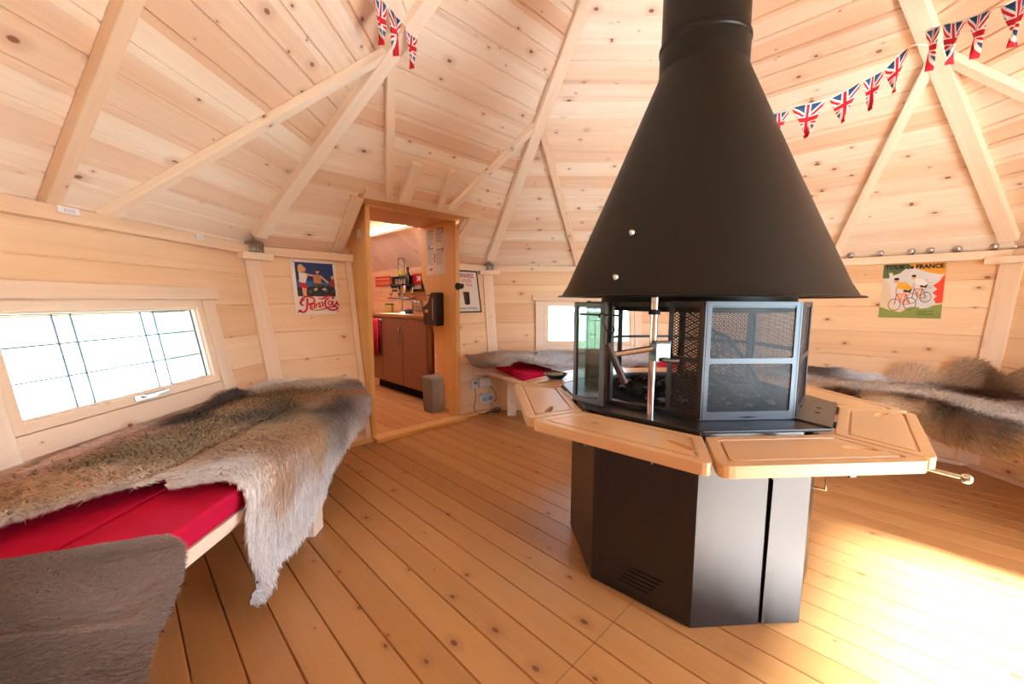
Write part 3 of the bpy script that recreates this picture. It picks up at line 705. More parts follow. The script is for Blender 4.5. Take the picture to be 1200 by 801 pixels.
# hearth plate with a bright turned-down edge
hp = MB(); hp.prism(octo(.548), .694, .704); obj('hearth_plate', hp, M['black'], grill, bevel=.003)
corner = [oc(.545, -67.5), oc(.545, -22.5), oc(.44, -22.5), oc(.44, -67.5)]
ctr_ = Vector((sum(p[0] for p in corner) / 4, sum(p[1] for p in corner) / 4))
a45 = R(-45); tn = Vector((-math.sin(a45), math.cos(a45))); nn = Vector((math.cos(a45), math.sin(a45)))
loc_ = [((Vector(p) - ctr_).dot(tn), (Vector(p) - ctr_).dot(nn)) for p in corner]
hol = [[(x0 + .009 * math.cos(2 * PI * i / 14), .002 + .009 * math.sin(2 * PI * i / 14)) for i in range(14)] for x0 in (-.05, .03)]
def plate_ccw(pts): return pts if sum((pts[i - 1][0] * pts[i][1] - pts[i][0] * pts[i - 1][1]) for i in range(len(pts))) > 0 else pts[::-1]
hg = obj('hearth_glint_plate', MB().add(*plate(plate_ccw(loc_), hol, .004)), M['greyplate'], grill, frame((ctr_.x, ctr_.y, .7065), (tn.x, tn.y, 0), (nn.x, nn.y, 0), (0, 0, 1)) if Vector((tn.x, tn.y, 0)).cross(Vector((nn.x, nn.y, 0))).z > 0 else frame((ctr_.x, ctr_.y, .7065), (-tn.x, -tn.y, 0), (nn.x, nn.y, 0), (0, 0, 1)))  # reflected light on this part of the hearth plate, laid on as grey
# firebox
RF = .437; AFB = RF * C8; HF = RF * math.sin(R(22.5)); Z0, Z1 = .705, 1.10
for i in range(8):
    a = 22.5 + 45 * i; x, y = oc(RF - .008, a)
    obj('corner_post', MB().box((x, y, (Z0 + Z1) / 2), (.016, .020, Z1 - Z0), Matrix.Rotation(R(a), 3, 'Z')), M['black'], grill, bevel=.002)
ringp = MB()
for zz in (Z0 + .008, Z1 - .012):
    o8 = octo(RF); i8 = octo(RF - .03); vs = [(p[0], p[1], zz - .008) for p in o8] + [(p[0], p[1], zz - .008) for p in i8] + [(p[0], p[1], zz + .008) for p in o8] + [(p[0], p[1], zz + .008) for p in i8]
    fs = []
    for i in range(8):
        j = (i + 1) % 8; fs += [(i, j, 8 + j, 8 + i), (16 + i, 24 + i, 24 + j, 16 + j), (i, 16 + i, 16 + j, j), (8 + i, 8 + j, 24 + j, 24 + i)]
    ringp.add(vs, fs)
obj('frame_ring', ringp, M['black'], grill)
def screen(ph, x0, x1, mat, rad=AFB, gap=.022, nm='screen_frame', zmid=.905, fm_=None):
    holes = [rect(x0 + gap, x1 - gap, Z0 + .03, zmid - .009, .008), rect(x0 + gap, x1 - gap, zmid + .009, Z1 - .012, .008)]
    f = obj(nm, MB().add(*plate(rect(x0, x1, Z0 + .002, Z1), holes, .005)), fm_ or M['black'], grill, facef(ph, rad))
    mb = MB().add([(x0 + .01, 0, Z0 + .01), (x1 - .01, 0, Z0 + .01), (x1 - .01, 0, Z1 - .005), (x0 + .01, 0, Z1 - .005)], [(0, 1, 2, 3)])
    o = obj('mesh_infill', mb, mat, f, facef(ph, rad).inverted() @ facexz(ph, rad - .002)); return f
for ph in (270, 315, 0): screen(ph, -HF + .001, HF - .001, M['finemesh'], gap=.022 if ph != 315 else .05, fm_=M['litframe'] if ph != 0 else None)  # front and right frames painted paler, as if reflecting the entrance
screen(45, -HF + .001, HF - .001, M['expanded'])
screen(225, HF - .115, HF - .001, M['expanded'], AFB - .006, .016)
for ph in (90, 135):   # open faces with a single cross bar
    obj('cross_bar', MB().box((0, .915, -.006), (2 * HF, .012, .010)), M['black'], grill, facef(ph, AFB))
# tinted glass leaf swung out on the left side
gl0 = Vector((-.445, -.185, 0)); gl1 = Vector((-.535, -.075, 0))
inv = GM.inverted()
gx = (gl1 - gl0).normalized(); gw = (gl1 - gl0).length
gmw = inv @ frame(gl0, gx, Vector((0, 0, 1)).cross(gx), (0, 0, 1))
gf = obj('glass_leaf_frame', MB().box((.006, 0, .9), (.020, .012, .39)).box((gw - .006, 0, .9), (.016, .014, .39)).box((gw / 2, 0, 1.085), (gw, .012, .018)).box((gw / 2, 0, .714), (gw, .012, .018)), M['greyplate'], grill, gmw, bevel=.002)
obj('glass_pane', MB().box((gw / 2, 0, .9), (gw - .02, .004, .36)), M['greenglass'], gf)
# adjacent glazed face
gf = obj('glass_leaf_frame', MB().box((-HF + .012, .9, 0), (.022, .39, .008)).box((HF - .012, .9, 0), (.018, .39, .008)).box((0, .714, 0), (2 * HF, .016, .008)), M['black'], grill, facef(180, AFB))
obj('glass_pane', MB().box((0, .9, -.002), (2 * HF - .03, .37, .003)), M['greenglass'], gf)
# chrome swivel post, clamp and arm
px_, py_ = -.308, -.312
def G(p): return inv @ Vector(p)
pm = MB().tube([G((px_, py_, .70)), G((px_, py_, 1.112))], .0125, 14); post = obj('swivel_post', pm, M['chrome'], grill, smooth=True)
pm = MB().tube([G((px_, py_, 1.055)), G((px_, py_, 1.072))], .019, 12); obj('post_collar', pm, M['soot_shade_black'], post, smooth=True)
cm = MB().box(G((px_ + .022, py_ - .006, .930)), (.062, .034, .062), Matrix.Rotation(.3, 3, 'Z')).tube([G((px_ - .012, py_ - .02, .962)), G((px_ + .052, py_ - .02, .964))], .006, 8).tube([G((px_ + .02, py_ - .03, .905)), G((px_ + .075, py_ - .035, .903))], .008, 8)
clamp = obj('arm_clamp', cm, M['steel'], post, bevel=.004)
am = MB().tube([G((px_ - .005, py_ - .01, .942)), G((-.440, -.310, .918))], .010, 12); arm = obj('swing_arm', am, M['chrome'], grill, smooth=True)
hm = MB().tube([G((-.462, -.308, .955)), G((-.402, -.322, .822))], .0125, 12); obj('arm_handle', hm, flat(60, 44, 36, .4), arm, smooth=True)
# skirt ring, hood, flue
obj('hood_skirt', MB().lathe([(.372, 1.125), (.372, 1.062), (.366, 1.062), (.366, 1.125)], 64), M['hood'], grill, smooth=True)
hoodp = [(.560, 1.114), (.566, 1.117), (.560, 1.121), (.546, 1.122), (.520, 1.165), (.345, 1.57), (.172, 1.985), (.166, 2.006), (.160, 2.006), (.166, 1.98), (.515, 1.155), (.540, 1.114)]
hood = obj('hood', MB().lathe(hoodp, 96, close=True), M['hood'], grill, smooth=True, angle=25)
for p in ((762, 277, -.286, -.172, 1.333), (751, 327, -.319, -.189, 1.179)):
    v = G((p[2], p[3], p[4])); d = Vector((v.x, v.y, 0)); rr = .560 - (v.z - 1.12) * (.560 - .17) / (1.985 - 1.12); d = d.normalized(); c = d * (rr - .004) + Vector((0, 0, v.z))
    obj('hood_stud', MB().tube([c, c + (d * .9 + Vector((0, 0, .4))) * .012], [.010, .006], 12), flat(220, 215, 205, .3, .4), hood, smooth=True)
obj('flue_collar', MB().lathe([(.164, 1.99), (.1655, 1.995), (.1655, 2.095), (.1690, 2.10), (.1690, 2.112), (.1635, 2.117), (.160, 2.117)], 64), M['hood'], grill, smooth=True, angle=30)
obj('flue_pipe', MB().lathe([(.1605, 2.10), (.1605, 4.30)], 64), M['hood'], grill, smooth=True)
bl = MB().lathe([(.36, .706), (.40, .707), (.41, .716), (.40, .722), (.33, .716), (0, .714)], 32); obj('ash_bed', bl, M['soot_shade_black'], grill, smooth=True)
# ash and charcoal left in the hearth: one uncountable heap
ch = MB(); r3 = random.Random(5); ico = bmesh.new(); bmesh.ops.create_icosphere(ico, subdivisions=1, radius=1); iv = [v.co.copy() for v in ico.verts]; ifs = [tuple(v.index for v in f.verts) for f in ico.faces]; ico.free()
for i in range(260):
    a, rr = r3.uniform(0, 2 * PI), .33 * math.sqrt(r3.random()); s_ = r3.uniform(.006, .017); sx, sy, sz = s_ * r3.uniform(.7, 1.5), s_ * r3.uniform(.7, 1.3), s_ * r3.uniform(.5, .9)
    hgt = .722 + .04 * math.exp(-(rr / .18) ** 2) * r3.random()
    ch.add([(rr * math.cos(a) + v.x * sx * r3.uniform(.8, 1.2), rr * math.sin(a) + v.y * sy * r3.uniform(.8, 1.2), hgt + v.z * sz) for v in iv], ifs, 0 if r3.random() < .82 else 1)
o = obj('charcoal', ch, [flat(40, 38, 37, .9), flat(128, 128, 132, .95)], None, GM.copy()); tag(o, 'grey ash and charcoal lumps lying in the hearth', 'charcoal', kind='stuff')
# tilted grate in the firebox
quad = [Vector((.00, .00, 1.00)), Vector((.10, -.02, .955)), Vector((.19, -.05, .83)), Vector((.235, -.07, .722)), Vector((.12, -.10, .722)), Vector((.02, -.06, .80))]
gt = empty('grill_grate', (0.08, -.05, .722), label='tilted black mesh grill grate leaning inside the firebox', cat='grill grate')
fr = obj('rim', MB().tube(quad + [quad[0]], .008, 8), M['black'], smooth=True); attach(fr, gt)
c_ = sum(quad, Vector()) / 6; gx_ = (quad[3] - quad[0]).normalized(); gn = (quad[1] - quad[0]).cross(quad[4] - quad[0]).normalized(); gz = gn.cross(gx_).normalized(); 
fm = frame(c_, gx_, gz.cross(gx_), gz); fi = fm.inverted()
mb = MB().add([fi @ c_] + [fi @ v for v in quad], [(0, i + 1, (i + 1) % 6 + 1) for i in range(6)]); attach(obj('mesh_infill', mb, M['expanded'], None, fm), gt)
hk = MB().tube(bez([(-.470, -.20, 1.040), (-.462, -.205, 1.055), (-.450, -.21, 1.045), (-.455, -.21, 1.02), (-.440, -.215, .99), (-.428, -.22, .982), (-.418, -.22, .995), (-.424, -.22, 1.012)], 6), .0035, 8)
# hook hangs from a small rail inside the glass leaf
rl = MB().tube([G((-.52, -.10, 1.048)), G((-.40, -.24, 1.048))], .004, 8); obj('hook_rail', rl, M['black'], grill, smooth=True)
o = obj('pot_hook', hk, M['black'], None, smooth=True); tag(o, 'black S-shaped hook hanging in the open left side of the firebox', 'hook')
# pull rod with ball end and bracket feet under the boards
rd = MB().tube([G((.16, -.20, .632)), G((.52, -.550, .598))], .0065, 10); rod = obj('damper_rod', rd, M['chrome'], grill, smooth=True)
bc = G((.523, -.553, .597)); bl = MB(); n_ = 16
bl.lathe([(0, .0), (.008, .0015), (.013, .0075), (.0145, .0145), (.013, .0215), (.008, .0275), (0, .029)], n_, (bc.x, bc.y, bc.z - .0145)); obj('ball_end', bl, M['chrome'], rod, smooth=True)
for ph in (180, 225, 270, 315, 0):
    for sx in (-1, 1): obj('board_bracket', MB().box((sx * .11, .640, .115), (.022, .022, .23)), M['black'], grill, facef(ph, AB), bevel=.002)

# serving boards around the grill
RI, RO = .556, .79; TZ0, TZ1 = .655, .690
tl = {270: 'pine serving board over the front panel with the narrow door, lit brightest of the boards', 225: 'pine serving board below the open chrome-post side of the firebox', 180: 'pine serving board on the side of the grill nearest the bar doorway', 135: 'pine serving board carrying the small black dish', 315: 'pine serving board to the right with the ball-ended rod beneath it', 0: 'pine serving board furthest right, nearest the long fur-covered bench', 45: 'pine serving board behind the hood, facing the bicycle poster wall', 90: 'pine serving board behind the hood, facing the back window'}
for ph in (270, 225, 180, 135, 315, 0, 45, 90):
    yi, yo = RI * C8, RO * C8; xi, xo = RI * math.sin(R(22.5)) - .005, RO * math.sin(R(22.5)) - .005
    out = rounded([(-xi, 0), (xi, 0), (xo, yo - yi), (-xo, yo - yi)], [.006, .006, .03, .03])
    D = yo - yi
    def ins(d, r): # inset trapezoid
        return rounded([(-xi + d * .72, d), (xi - d * .72, d), (xo - d * 1.5, D - d), (-xo + d * 1.5, D - d)], r)
    ns = 18; hx0 = xi * .55 + .02
    hole = []
    for i in range(ns):
        a = 2 * PI * i / ns; ex, ey = .055 * math.cos(a), .0135 * math.sin(a); ex2 = ex * .92 - ey * .38; ey2 = ex * .38 + ey * .92 + .10 * ex * ex * -4
        hole.append((-(hx0 + .055) + ex2 * 1.0, D * .56 - ey2))
    hole = plate_ccw(hole)
    root = obj('serving_board', MB().add(*shift(plate(out, [hole], .029, .003), (0, 0, TZ0 + .0145))).add(*shift(plate(out, [ins(.030, .012)], .008, .002), (0, 0, TZ1 - .0045))).add(*shift(plate(ins(.0375, .010), [hole], .008, .001), (0, 0, TZ1 - .0045))), M['table'], None, fix=False)
    a = R(ph); n = Vector((math.cos(a), math.sin(a), 0)); t = Vector((-math.sin(a), math.cos(a), 0))
    # local x runs clockwise (viewer's left), y outwards
    root.matrix_world = GM @ frame(n * yi, -t, n, (0, 0, 1)) if (-t).cross(n).z > 0 else GM @ frame(n * yi, t, n, (0, 0, 1))
    tag(root, tl[ph], 'serving board', 'serving boards around the grill')
dish = empty('dish', (-.555, .435, .691), label='small black dish with yellowish food residue on the rear left serving board', cat='dish')
obj('bowl', MB().lathe([(0, .0), (.038, 0), (.062, .022), (.064, .024), (.060, .024), (.040, .006), (0, .005)], 28), flat(22, 22, 22, .4), dish, smooth=True)
ct = MB()
for i in range(10):
    a = i * 2.4; rr = .012 * math.sqrt(i); ct.add([(rr * math.cos(a) + v.x * .014, rr * math.sin(a) + v.y * .012, .018 + v.z * .009) for v in iv], ifs)
obj('contents', ct, flat(170, 150, 90, .7), dish, smooth=True)

# ------------------------------------------------------------------ benches and cushions
RW = AF + LEAN * .45 - .004
def side_poly(k, r0, r1, e0=0.0, e1=0.0):
    return [P8(k, -r0 * T8 + e0, r0, 0), P8(k, r0 * T8 - e1, r0, 0), P8(k, r1 * T8 - e1, r1, 0), P8(k, -r1 * T8 + e0, r1, 0)]
def loc_poly(pts, k):
    a = R(45 * k); t = Vector((-math.sin(a), math.cos(a), 0)); n = Vector((math.cos(a), math.sin(a), 0)); return [(p.dot(t), p.dot(n)) for p in pts]
def bframe(k):
    a = R(45 * k); return frame((0, 0, 0), (-math.sin(a), math.cos(a), 0), (math.cos(a), math.sin(a), 0), (0, 0, 1))
def bcw(k):
    m = bframe(k); return m
bl_ = {4: 'pine wall bench with red cushions under the large window, half covered by a long fur', 2: 'pine wall bench along the back wall under the far window', 1: 'pine wall bench under the bicycle race poster', 0: 'pine wall bench at the right edge, hidden under white and brown fur', 5: 'pine wall bench nearest the camera under the plush grey-brown fur'}
def benchprism(pts, z0, z1, k, m=0):
    lp = loc_poly(pts, k)
    # bframe(k) is left-handed in (t, n); use (x=-t)
    return MB().prism([(-x, y) for x, y in lp], z0, z1)
def bmat(k):
    a = R(45 * k); return frame((0, 0, 0), (math.sin(a), -math.cos(a), 0), (math.cos(a), math.sin(a), 0), (0, 0, 1))
ST = .41
for k in (4, 2, 1, 0, 5):
    b = empty('wall_bench', P8(k, 0, 2.0, 0), label=bl_[k], cat='bench', group='wall benches round the cabin')
    pts = side_poly(k, 1.672 if k != 5 else 1.752, RW - .02)
    if k == 4: pts = [P8(4, 1.672 * T8, 1.672, 0), Vector((-1.672, .6926, 0)), Vector((-1.70, .80, 0)), Vector((-1.87, 1.26, 0)), Vector((-1.955, 1.385, 0)), Vector((-2.185, .915, 0)) * 1.0, P8(4, 2.375 * T8, 2.375, 0)]
    if k == 4: pts = pts[:5] + [P8(3, .93, 2.378, 0), P8(4, -.96, 2.378, 0), pts[6]]
    if k == 2: pts = [P8(2, -1.672 * T8, 1.672, 0), P8(2, 1.672 * T8, 1.672, 0), Vector((-.80, 1.86, 0)), Vector((-1.0, 2.16, 0)), P8(3, -.72, 2.378, 0), P8(3, -.95, 2.378, 0), P8(2, .97, 2.378, 0), P8(2, -.97, 2.378, 0)]
    rf_ = 1.70 if k != 5 else 1.80
    o = obj('seat_board', benchprism(pts, ST - .036, ST, k), M['pine'], None, bmat(k), bevel=.003); attach(o, b)
    o = obj('front_rail', benchprism([P8(k, -rf_ * T8 + .02, rf_, 0), P8(k, rf_ * T8 - .02, rf_, 0), P8(k, rf_ * T8 - .02, rf_ + .03, 0), P8(k, -rf_ * T8 + .02, rf_ + .03, 0)], ST - .036 - (.03 if k != 2 else .055), ST - .036, k), M['pine'], None, bmat(k), bevel=.002); attach(o, b)
    legs = {4: [(-.13, 1.728), (-.62, 2.05)], 2: [(.79, 2.085), (.45, 1.75), (-.45, 1.75)], 1: [(0, 2.15)], 0: [(0, 2.15)], 5: [(.35, 1.90), (-.35, 1.90)]}[k]
    for s_, r_ in legs:
        p = P8(k, s_, r_, 0); m = bmat(k); 
        o = obj('leg', MB().box((0, 0, 0), (ST - .04, .088, .06)), M['pine'], None, frame(p + Vector((0, 0, (ST - .036) / 2)), (0, 0, 1), Vector((m[0][0], m[1][0], 0)), Vector((m[0][1], m[1][1], 0))), bevel=.003); attach(o, b)
    o = obj('wall_cleat', benchprism([P8(k, -2.31 * T8 + .05, 2.315, 0), P8(k, 2.31 * T8 - .05, 2.315, 0), P8(k, 2.36 * T8 - .05, 2.36, 0), P8(k, -2.36 * T8 + .05, 2.36, 0)], ST - .10, ST - .036, k), M['pine'], None, bmat(k), bevel=.002); attach(o, b)
CH = .074
cu_l = {(4, 0): 'front red seat cushion on the bench under the large window', (4, 1): 'rear red seat cushion along the wall under the large window', (2, 0): 'front red seat cushion on the back wall bench beside the bar doorway', (2, 1): 'rear red seat cushion on the back wall bench, covered with pale fur', (5, 0): 'front red seat cushion under the plush grey-brown fur', (5, 1): 'rear red seat cushion beside the plush grey-brown fur'}
for k in (4, 2, 5):
    for j, (r0, r1) in enumerate(((1.675 if k != 5 else 1.757, 1.905), (1.912, 2.365))):
        pts = side_poly(k, r0, r1, .004, .004)
        o = obj('seat_cushion', benchprism(pts, ST + .001, ST + CH, k), M['red'], None, bmat(k))
        bv = o.modifiers.new('b', 'BEVEL'); bv.width = .012; bv.segments = 3; bv.limit_method = 'ANGLE'; bv.angle_limit = R(30)
        tag(o, cu_l[(k, j)], 'cushion', 'red seat cushions on the benches')

# ------------------------------------------------------------------ fur pelts
def pelt_frame(Q, v, zs, rf):
    """Q runs round the octagon of benches, v from the wall across the seat and over the front edge"""
    Q = np.asarray(Q, float); v = np.asarray(v, float)
    rw = AF + LEAN * zs - .02; V0 = rw - rf
    k = np.round(Q); w = 2 * (Q - k); a = k * PI / 4
    r = np.where(v < 0, rw + LEAN * (-v), np.where(v < V0, rw - v, rf)); z = np.where(v < 0, zs - v, np.where(v < V0, zs, zs - (v - V0)))
    c, s = np.cos(a), np.sin(a); tw = r * T8 * w
    return np.stack([r * c - tw * s, r * s + tw * c, z], -1)
def pelt_pos(Q, v, zs, rf):
    P = 0
    for d in (-.05, -.025, 0, .025, .05): P = P + pelt_frame(Q, np.asarray(v) + d, zs, rf)
    P = P / 5; P2 = 0
    for d in (-.02, 0, .02): P2 = P2 + pelt_frame(np.asarray(Q) + d, v, zs, rf) - pelt_frame(Q, v, zs, rf)
    return P + P2 / 3
def fnoise(x, y, seed):
    r = np.random.default_rng(seed); o = 0
    for f, am in ((2.3, 1), (4.9, .6), (10.3, .4), (21.0, .25)):
        for _ in range(3):
            th = r.uniform(0, 2 * PI); ph = r.uniform(0, 2 * PI); o = o + am * np.sin((x * math.cos(th) + y * math.sin(th)) * f * r.uniform(.8, 1.3) * 2 + ph)
    return o / 4.0
def inpoly(px, py, poly):
    c = np.zeros(px.shape, bool); n = len(poly)
    for i in range(n):
        x0, y0 = poly[i - 1]; x1, y1 = poly[i]
        cond = ((y0 > py) != (y1 > py)); xx = (x1 - x0) * (py - y0) / ((y1 - y0) if y1 != y0 else 1e-9) + x0
        c ^= cond & (px < xx)
    return c
SQM = 1.55      # metres of bench per unit of Q
def fur_color(Q, v, blobs, sig):
    n1 = fnoise(Q * SQM, v, 21) * .035; n2 = fnoise(Q * SQM, v, 22) * .035
    X_ = Q * SQM + n1; Y_ = v + n2; W = 0; Cc = 0
    for q, vv, col, wt in blobs:
        w = wt * np.exp(-(((X_ - q * SQM) ** 2 + (Y_ - vv) ** 2) / (2 * sig * sig))) + 1e-9
        W = W + w; Cc = Cc + w[..., None] * np.array(lin(tuple(c / 255 for c in col))) ** .85
    return Cc / W[..., None]
g = N('fur'); at_ = g.n('ShaderNodeVertexColor'); at_.layer_name = 'fur'
M['fur'] = g.bsdf(Base_Color=at_.outputs[0], Roughness=.6, Specular_IOR_Level=.15)
_t = g.n('ShaderNodeBsdfTranslucent'); g.t.links.new(at_.outputs[0], _t.inputs[0]); _m = g.n('ShaderNodeMixShader'); _m.inputs[0].default_value = .12
g.t.links.new(g.b.outputs[0], _m.inputs[1]); g.t.links.new(_t.outputs[0], _m.inputs[2]); g.t.links.new(_m.outputs[0], g.out.inputs[0])
def raw_mesh(name, verts, quads, tris, cols, mat, nrm=None):
    me = bpy.data.meshes.new(name); nv_ = len(verts); me.vertices.add(nv_); me.vertices.foreach_set('co', verts.astype(np.float32).ravel())
    nl = quads.size + tris.size; me.loops.add(nl); me.loops.foreach_set('vertex_index', np.concatenate([quads.ravel(), tris.ravel()]).astype(np.int32))
    nq, ntr = len(quads), len(tris); me.polygons.add(nq + ntr)
    st = np.concatenate([np.arange(nq) * 4, nq * 4 + np.arange(ntr) * 3]); me.polygons.foreach_set('loop_start', st.astype(np.int32))
    try: me.polygons.foreach_set('loop_total', np.concatenate([np.full(nq, 4), np.full(ntr, 3)]).astype(np.int32))
    except Exception: pass
    me.polygons.foreach_set('use_smooth', np.ones(nq + ntr, bool))
    me.update(calc_edges=True); me.validate()
    ca = me.color_attributes.new('fur', 'FLOAT_COLOR', 'POINT'); c4 = np.ones((nv_, 4), np.float32); c4[:, :3] = cols; ca.data.foreach_set('color', c4.ravel())
    if nrm is not None: me.normals_split_custom_set_from_vertices(nrm.astype(np.float32).tolist())
    return link(name, me, mat)
def pelt(name, poly, blobs, zs, n, length, width, comb, label, rf=1.66, sig=.09, bump=.02, base=.012, seed=1, extra=None, spread=.17, lift=.15, group=None, shade=.17, cs=.014):
    r = np.random.default_rng(seed); P_ = np.array(poly); q0, q1 = P_[:, 0].min(), P_[:, 0].max(); v0, v1 = P_[:, 1].min(), P_[:, 1].max()
    def surf(Q, v):
        P = pelt_pos(Q, v, zs, rf); e = 2e-3
        dq = pelt_pos(Q + e, v, zs, rf) - pelt_pos(Q - e, v, zs, rf); dv = pelt_pos(Q, v + e, zs, rf) - pelt_pos(Q, v - e, zs, rf)
        nr = np.cross(dq, dv); nr /= np.linalg.norm(nr, axis=-1, keepdims=True) + 1e-12
        inw = -P * np.array([1, 1, 0]); inw /= np.linalg.norm(inw, axis=-1, keepdims=True) + 1e-9; ref = inw * .6 + np.array([0, 0, 1.0])
        nr *= np.sign((nr * ref).sum(-1, keepdims=True))
        h = base + bump * (.5 + .5 * fnoise(Q * SQM * .8, v * .8, seed + 40))
        if extra is not None: h = h + extra(Q, v)
        return P + nr * h[..., None], nr, dq, dv
    # hide
    nu = int((q1 - q0) * SQM / cs) + 2; nvv = int((v1 - v0) / cs) + 2
    gq, gv = np.meshgrid(np.linspace(q0, q1, nu), np.linspace(v0, v1, nvv), indexing='ij')
    S, Nn, _, _ = surf(gq, gv); mid_in = inpoly((gq[:-1, :-1] + gq[1:, 1:]) / 2, (gv[:-1, :-1] + gv[1:, 1:]) / 2, poly)
    ii, jj = np.nonzero(mid_in); idx = np.arange(nu * nvv).reshape(nu, nvv)
    top = np.stack([idx[ii, jj], idx[ii + 1, jj], idx[ii + 1, jj + 1], idx[ii, jj + 1]], -1)
    fn = np.cross(S.reshape(-1, 3)[top[:, 1]] - S.reshape(-1, 3)[top[:, 0]], S.reshape(-1, 3)[top[:, 2]] - S.reshape(-1, 3)[top[:, 0]])
    if (fn * Nn.reshape(-1, 3)[top[:, 0]]).sum() < 0: top = top[:, ::-1]
    used = np.unique(top); remap = -np.ones(nu * nvv, int); remap[used] = np.arange(len(used))
    hn = Nn.reshape(-1, 3)[used]; hv = S.reshape(-1, 3)[used] - hn * .001; hn = Nn.reshape(-1, 3)[used]; qt = remap[top]; nb_ = len(used)
    und = hv - hn * .010; qb = qt[:, ::-1] + nb_
    # rim between hide and underside
    ed = {}
    for f in qt:
        for a, b in ((f[0], f[1]), (f[1], f[2]), (f[2], f[3]), (f[3], f[0])): ed[(a, b)] = ed.get((a, b), 0) + 1
    rim = np.array([(a, a + nb_, b + nb_, b) for (a, b) in ed if (b, a) not in ed])
    hc = fur_color(gq.ravel()[used], gv.ravel()[used], blobs, sig)
    # hair
    Qs = np.empty(0); Vs = np.empty(0)
    while len(Qs) < n:
        a = r.uniform(q0, q1, n); b = r.uniform(v0, v1, n); m_ = inpoly(a, b, poly); Qs = np.concatenate([Qs, a[m_]]); Vs = np.concatenate([Vs, b[m_]])
    Qs, Vs = Qs[:n], Vs[:n]
    Pp, nr, dq, dv = surf(Qs, Vs); dq /= np.linalg.norm(dq, axis=-1, keepdims=True) + 1e-12; dv /= np.linalg.norm(dv, axis=-1, keepdims=True) + 1e-12
    cq, cv = comb(Qs, Vs); sw = fnoise(Qs * SQM * 1.5, Vs * 1.5, seed + 9) * .8
    cq, cv = cq * np.cos(sw) - cv * np.sin(sw), cq * np.sin(sw) + cv * np.cos(sw)
    cd = dq * cq[:, None] + dv * cv[:, None]
    d1 = nr * lift + cd + r.normal(0, spread, (n, 3)); d1 /= np.linalg.norm(d1, axis=-1, keepdims=True)
    d2 = nr * lift * .15 + cd * 1.2 + r.normal(0, spread * .8, (n, 3)) + np.array([0, 0, -.04]); d2 /= np.linalg.norm(d2, axis=-1, keepdims=True)
    L = length * r.uniform(.6, 1.25, n)[:, None]; root = Pp + nr * .0005; midp = root + d1 * L * .5; tip = midp + d2 * L * .5
    sd = np.cross(d1, nr + r.normal(0, .16, (n, 3))); sd /= np.linalg.norm(sd, axis=-1, keepdims=True) + 1e-9
    sd *= np.where((np.cross(sd, d1) * nr).sum(-1, keepdims=True) < 0, -1.0, 1.0)
    wv = width * r.uniform(.6, 1.3, n)[:, None] * .5
    hvs = np.concatenate([root - sd * wv, root + sd * wv, midp - sd * wv * .8, midp + sd * wv * .8, tip]); o = 2 * nb_; i_ = np.arange(n) + o
    quads = np.stack([i_, i_ + n, i_ + 3 * n, i_ + 2 * n], -1); tris = np.stack([i_ + 2 * n, i_ + 3 * n, i_ + 4 * n], -1)
    col = fur_color(Qs + r.normal(0, .006, n), Vs + r.normal(0, .010, n), blobs, sig) * (1 + r.normal(0, shade, n))[:, None]; col = np.clip(col, .004, .95)
    cols = np.concatenate([hc, hc, col * .9, col * .9, col, col, np.clip(col * 1.06, 0, .95)])
    ob_ = raw_mesh(name, np.concatenate([hv, und, hvs]), np.concatenate([qt, qb, rim, quads]), tris, cols, M['fur'], np.concatenate([hn, -hn] + [nr + r.normal(0, .14, (n, 3))] * 5))
    return tag(ob_, label, 'fur pelt', group)

WHT, BEI, TAN, OLV, DGR, GRY, PNK, BRN, LTB = (244, 240, 236), (228, 196, 160), (192, 156, 116), (168, 140, 100), (92, 80, 76), (190, 182, 182), (220, 186, 166), (100, 68, 46), (200, 160, 120)
polyA = [(4.60, .10), (4.50, .26), (4.40, .33), (4.34, .42), (4.304, .475), (4.265, .484), (4.332, .56), (4.315, .61), (4.302, .69), (4.30, .735), (4.315, .77), (4.313, .832), (4.315, .947), (4.298, 1.023), (4.287, 1.081), (4.324, 1.123), (4.281, 1.14), (4.239, 1.132), (4.205, 1.079), (4.125, 1.08), (4.025, 1.033), (3.942, 1.0), (3.872, .911), (3.727, .855), (3.549, .795), (3.475, .731), (3.40, .54), (3.31, .30), (3.285, .06), (3.37, .03), (3.437, -.037), (3.476, -.047), (3.594, -.052), (3.656, -.037), (3.704, -.083), (3.77, -.079), (3.819, -.049), (3.877, -.023), (3.958, -.031), (4.1, -.053), (4.155, -.045), (4.22, .0), (4.36, .02), (4.60, .0)]
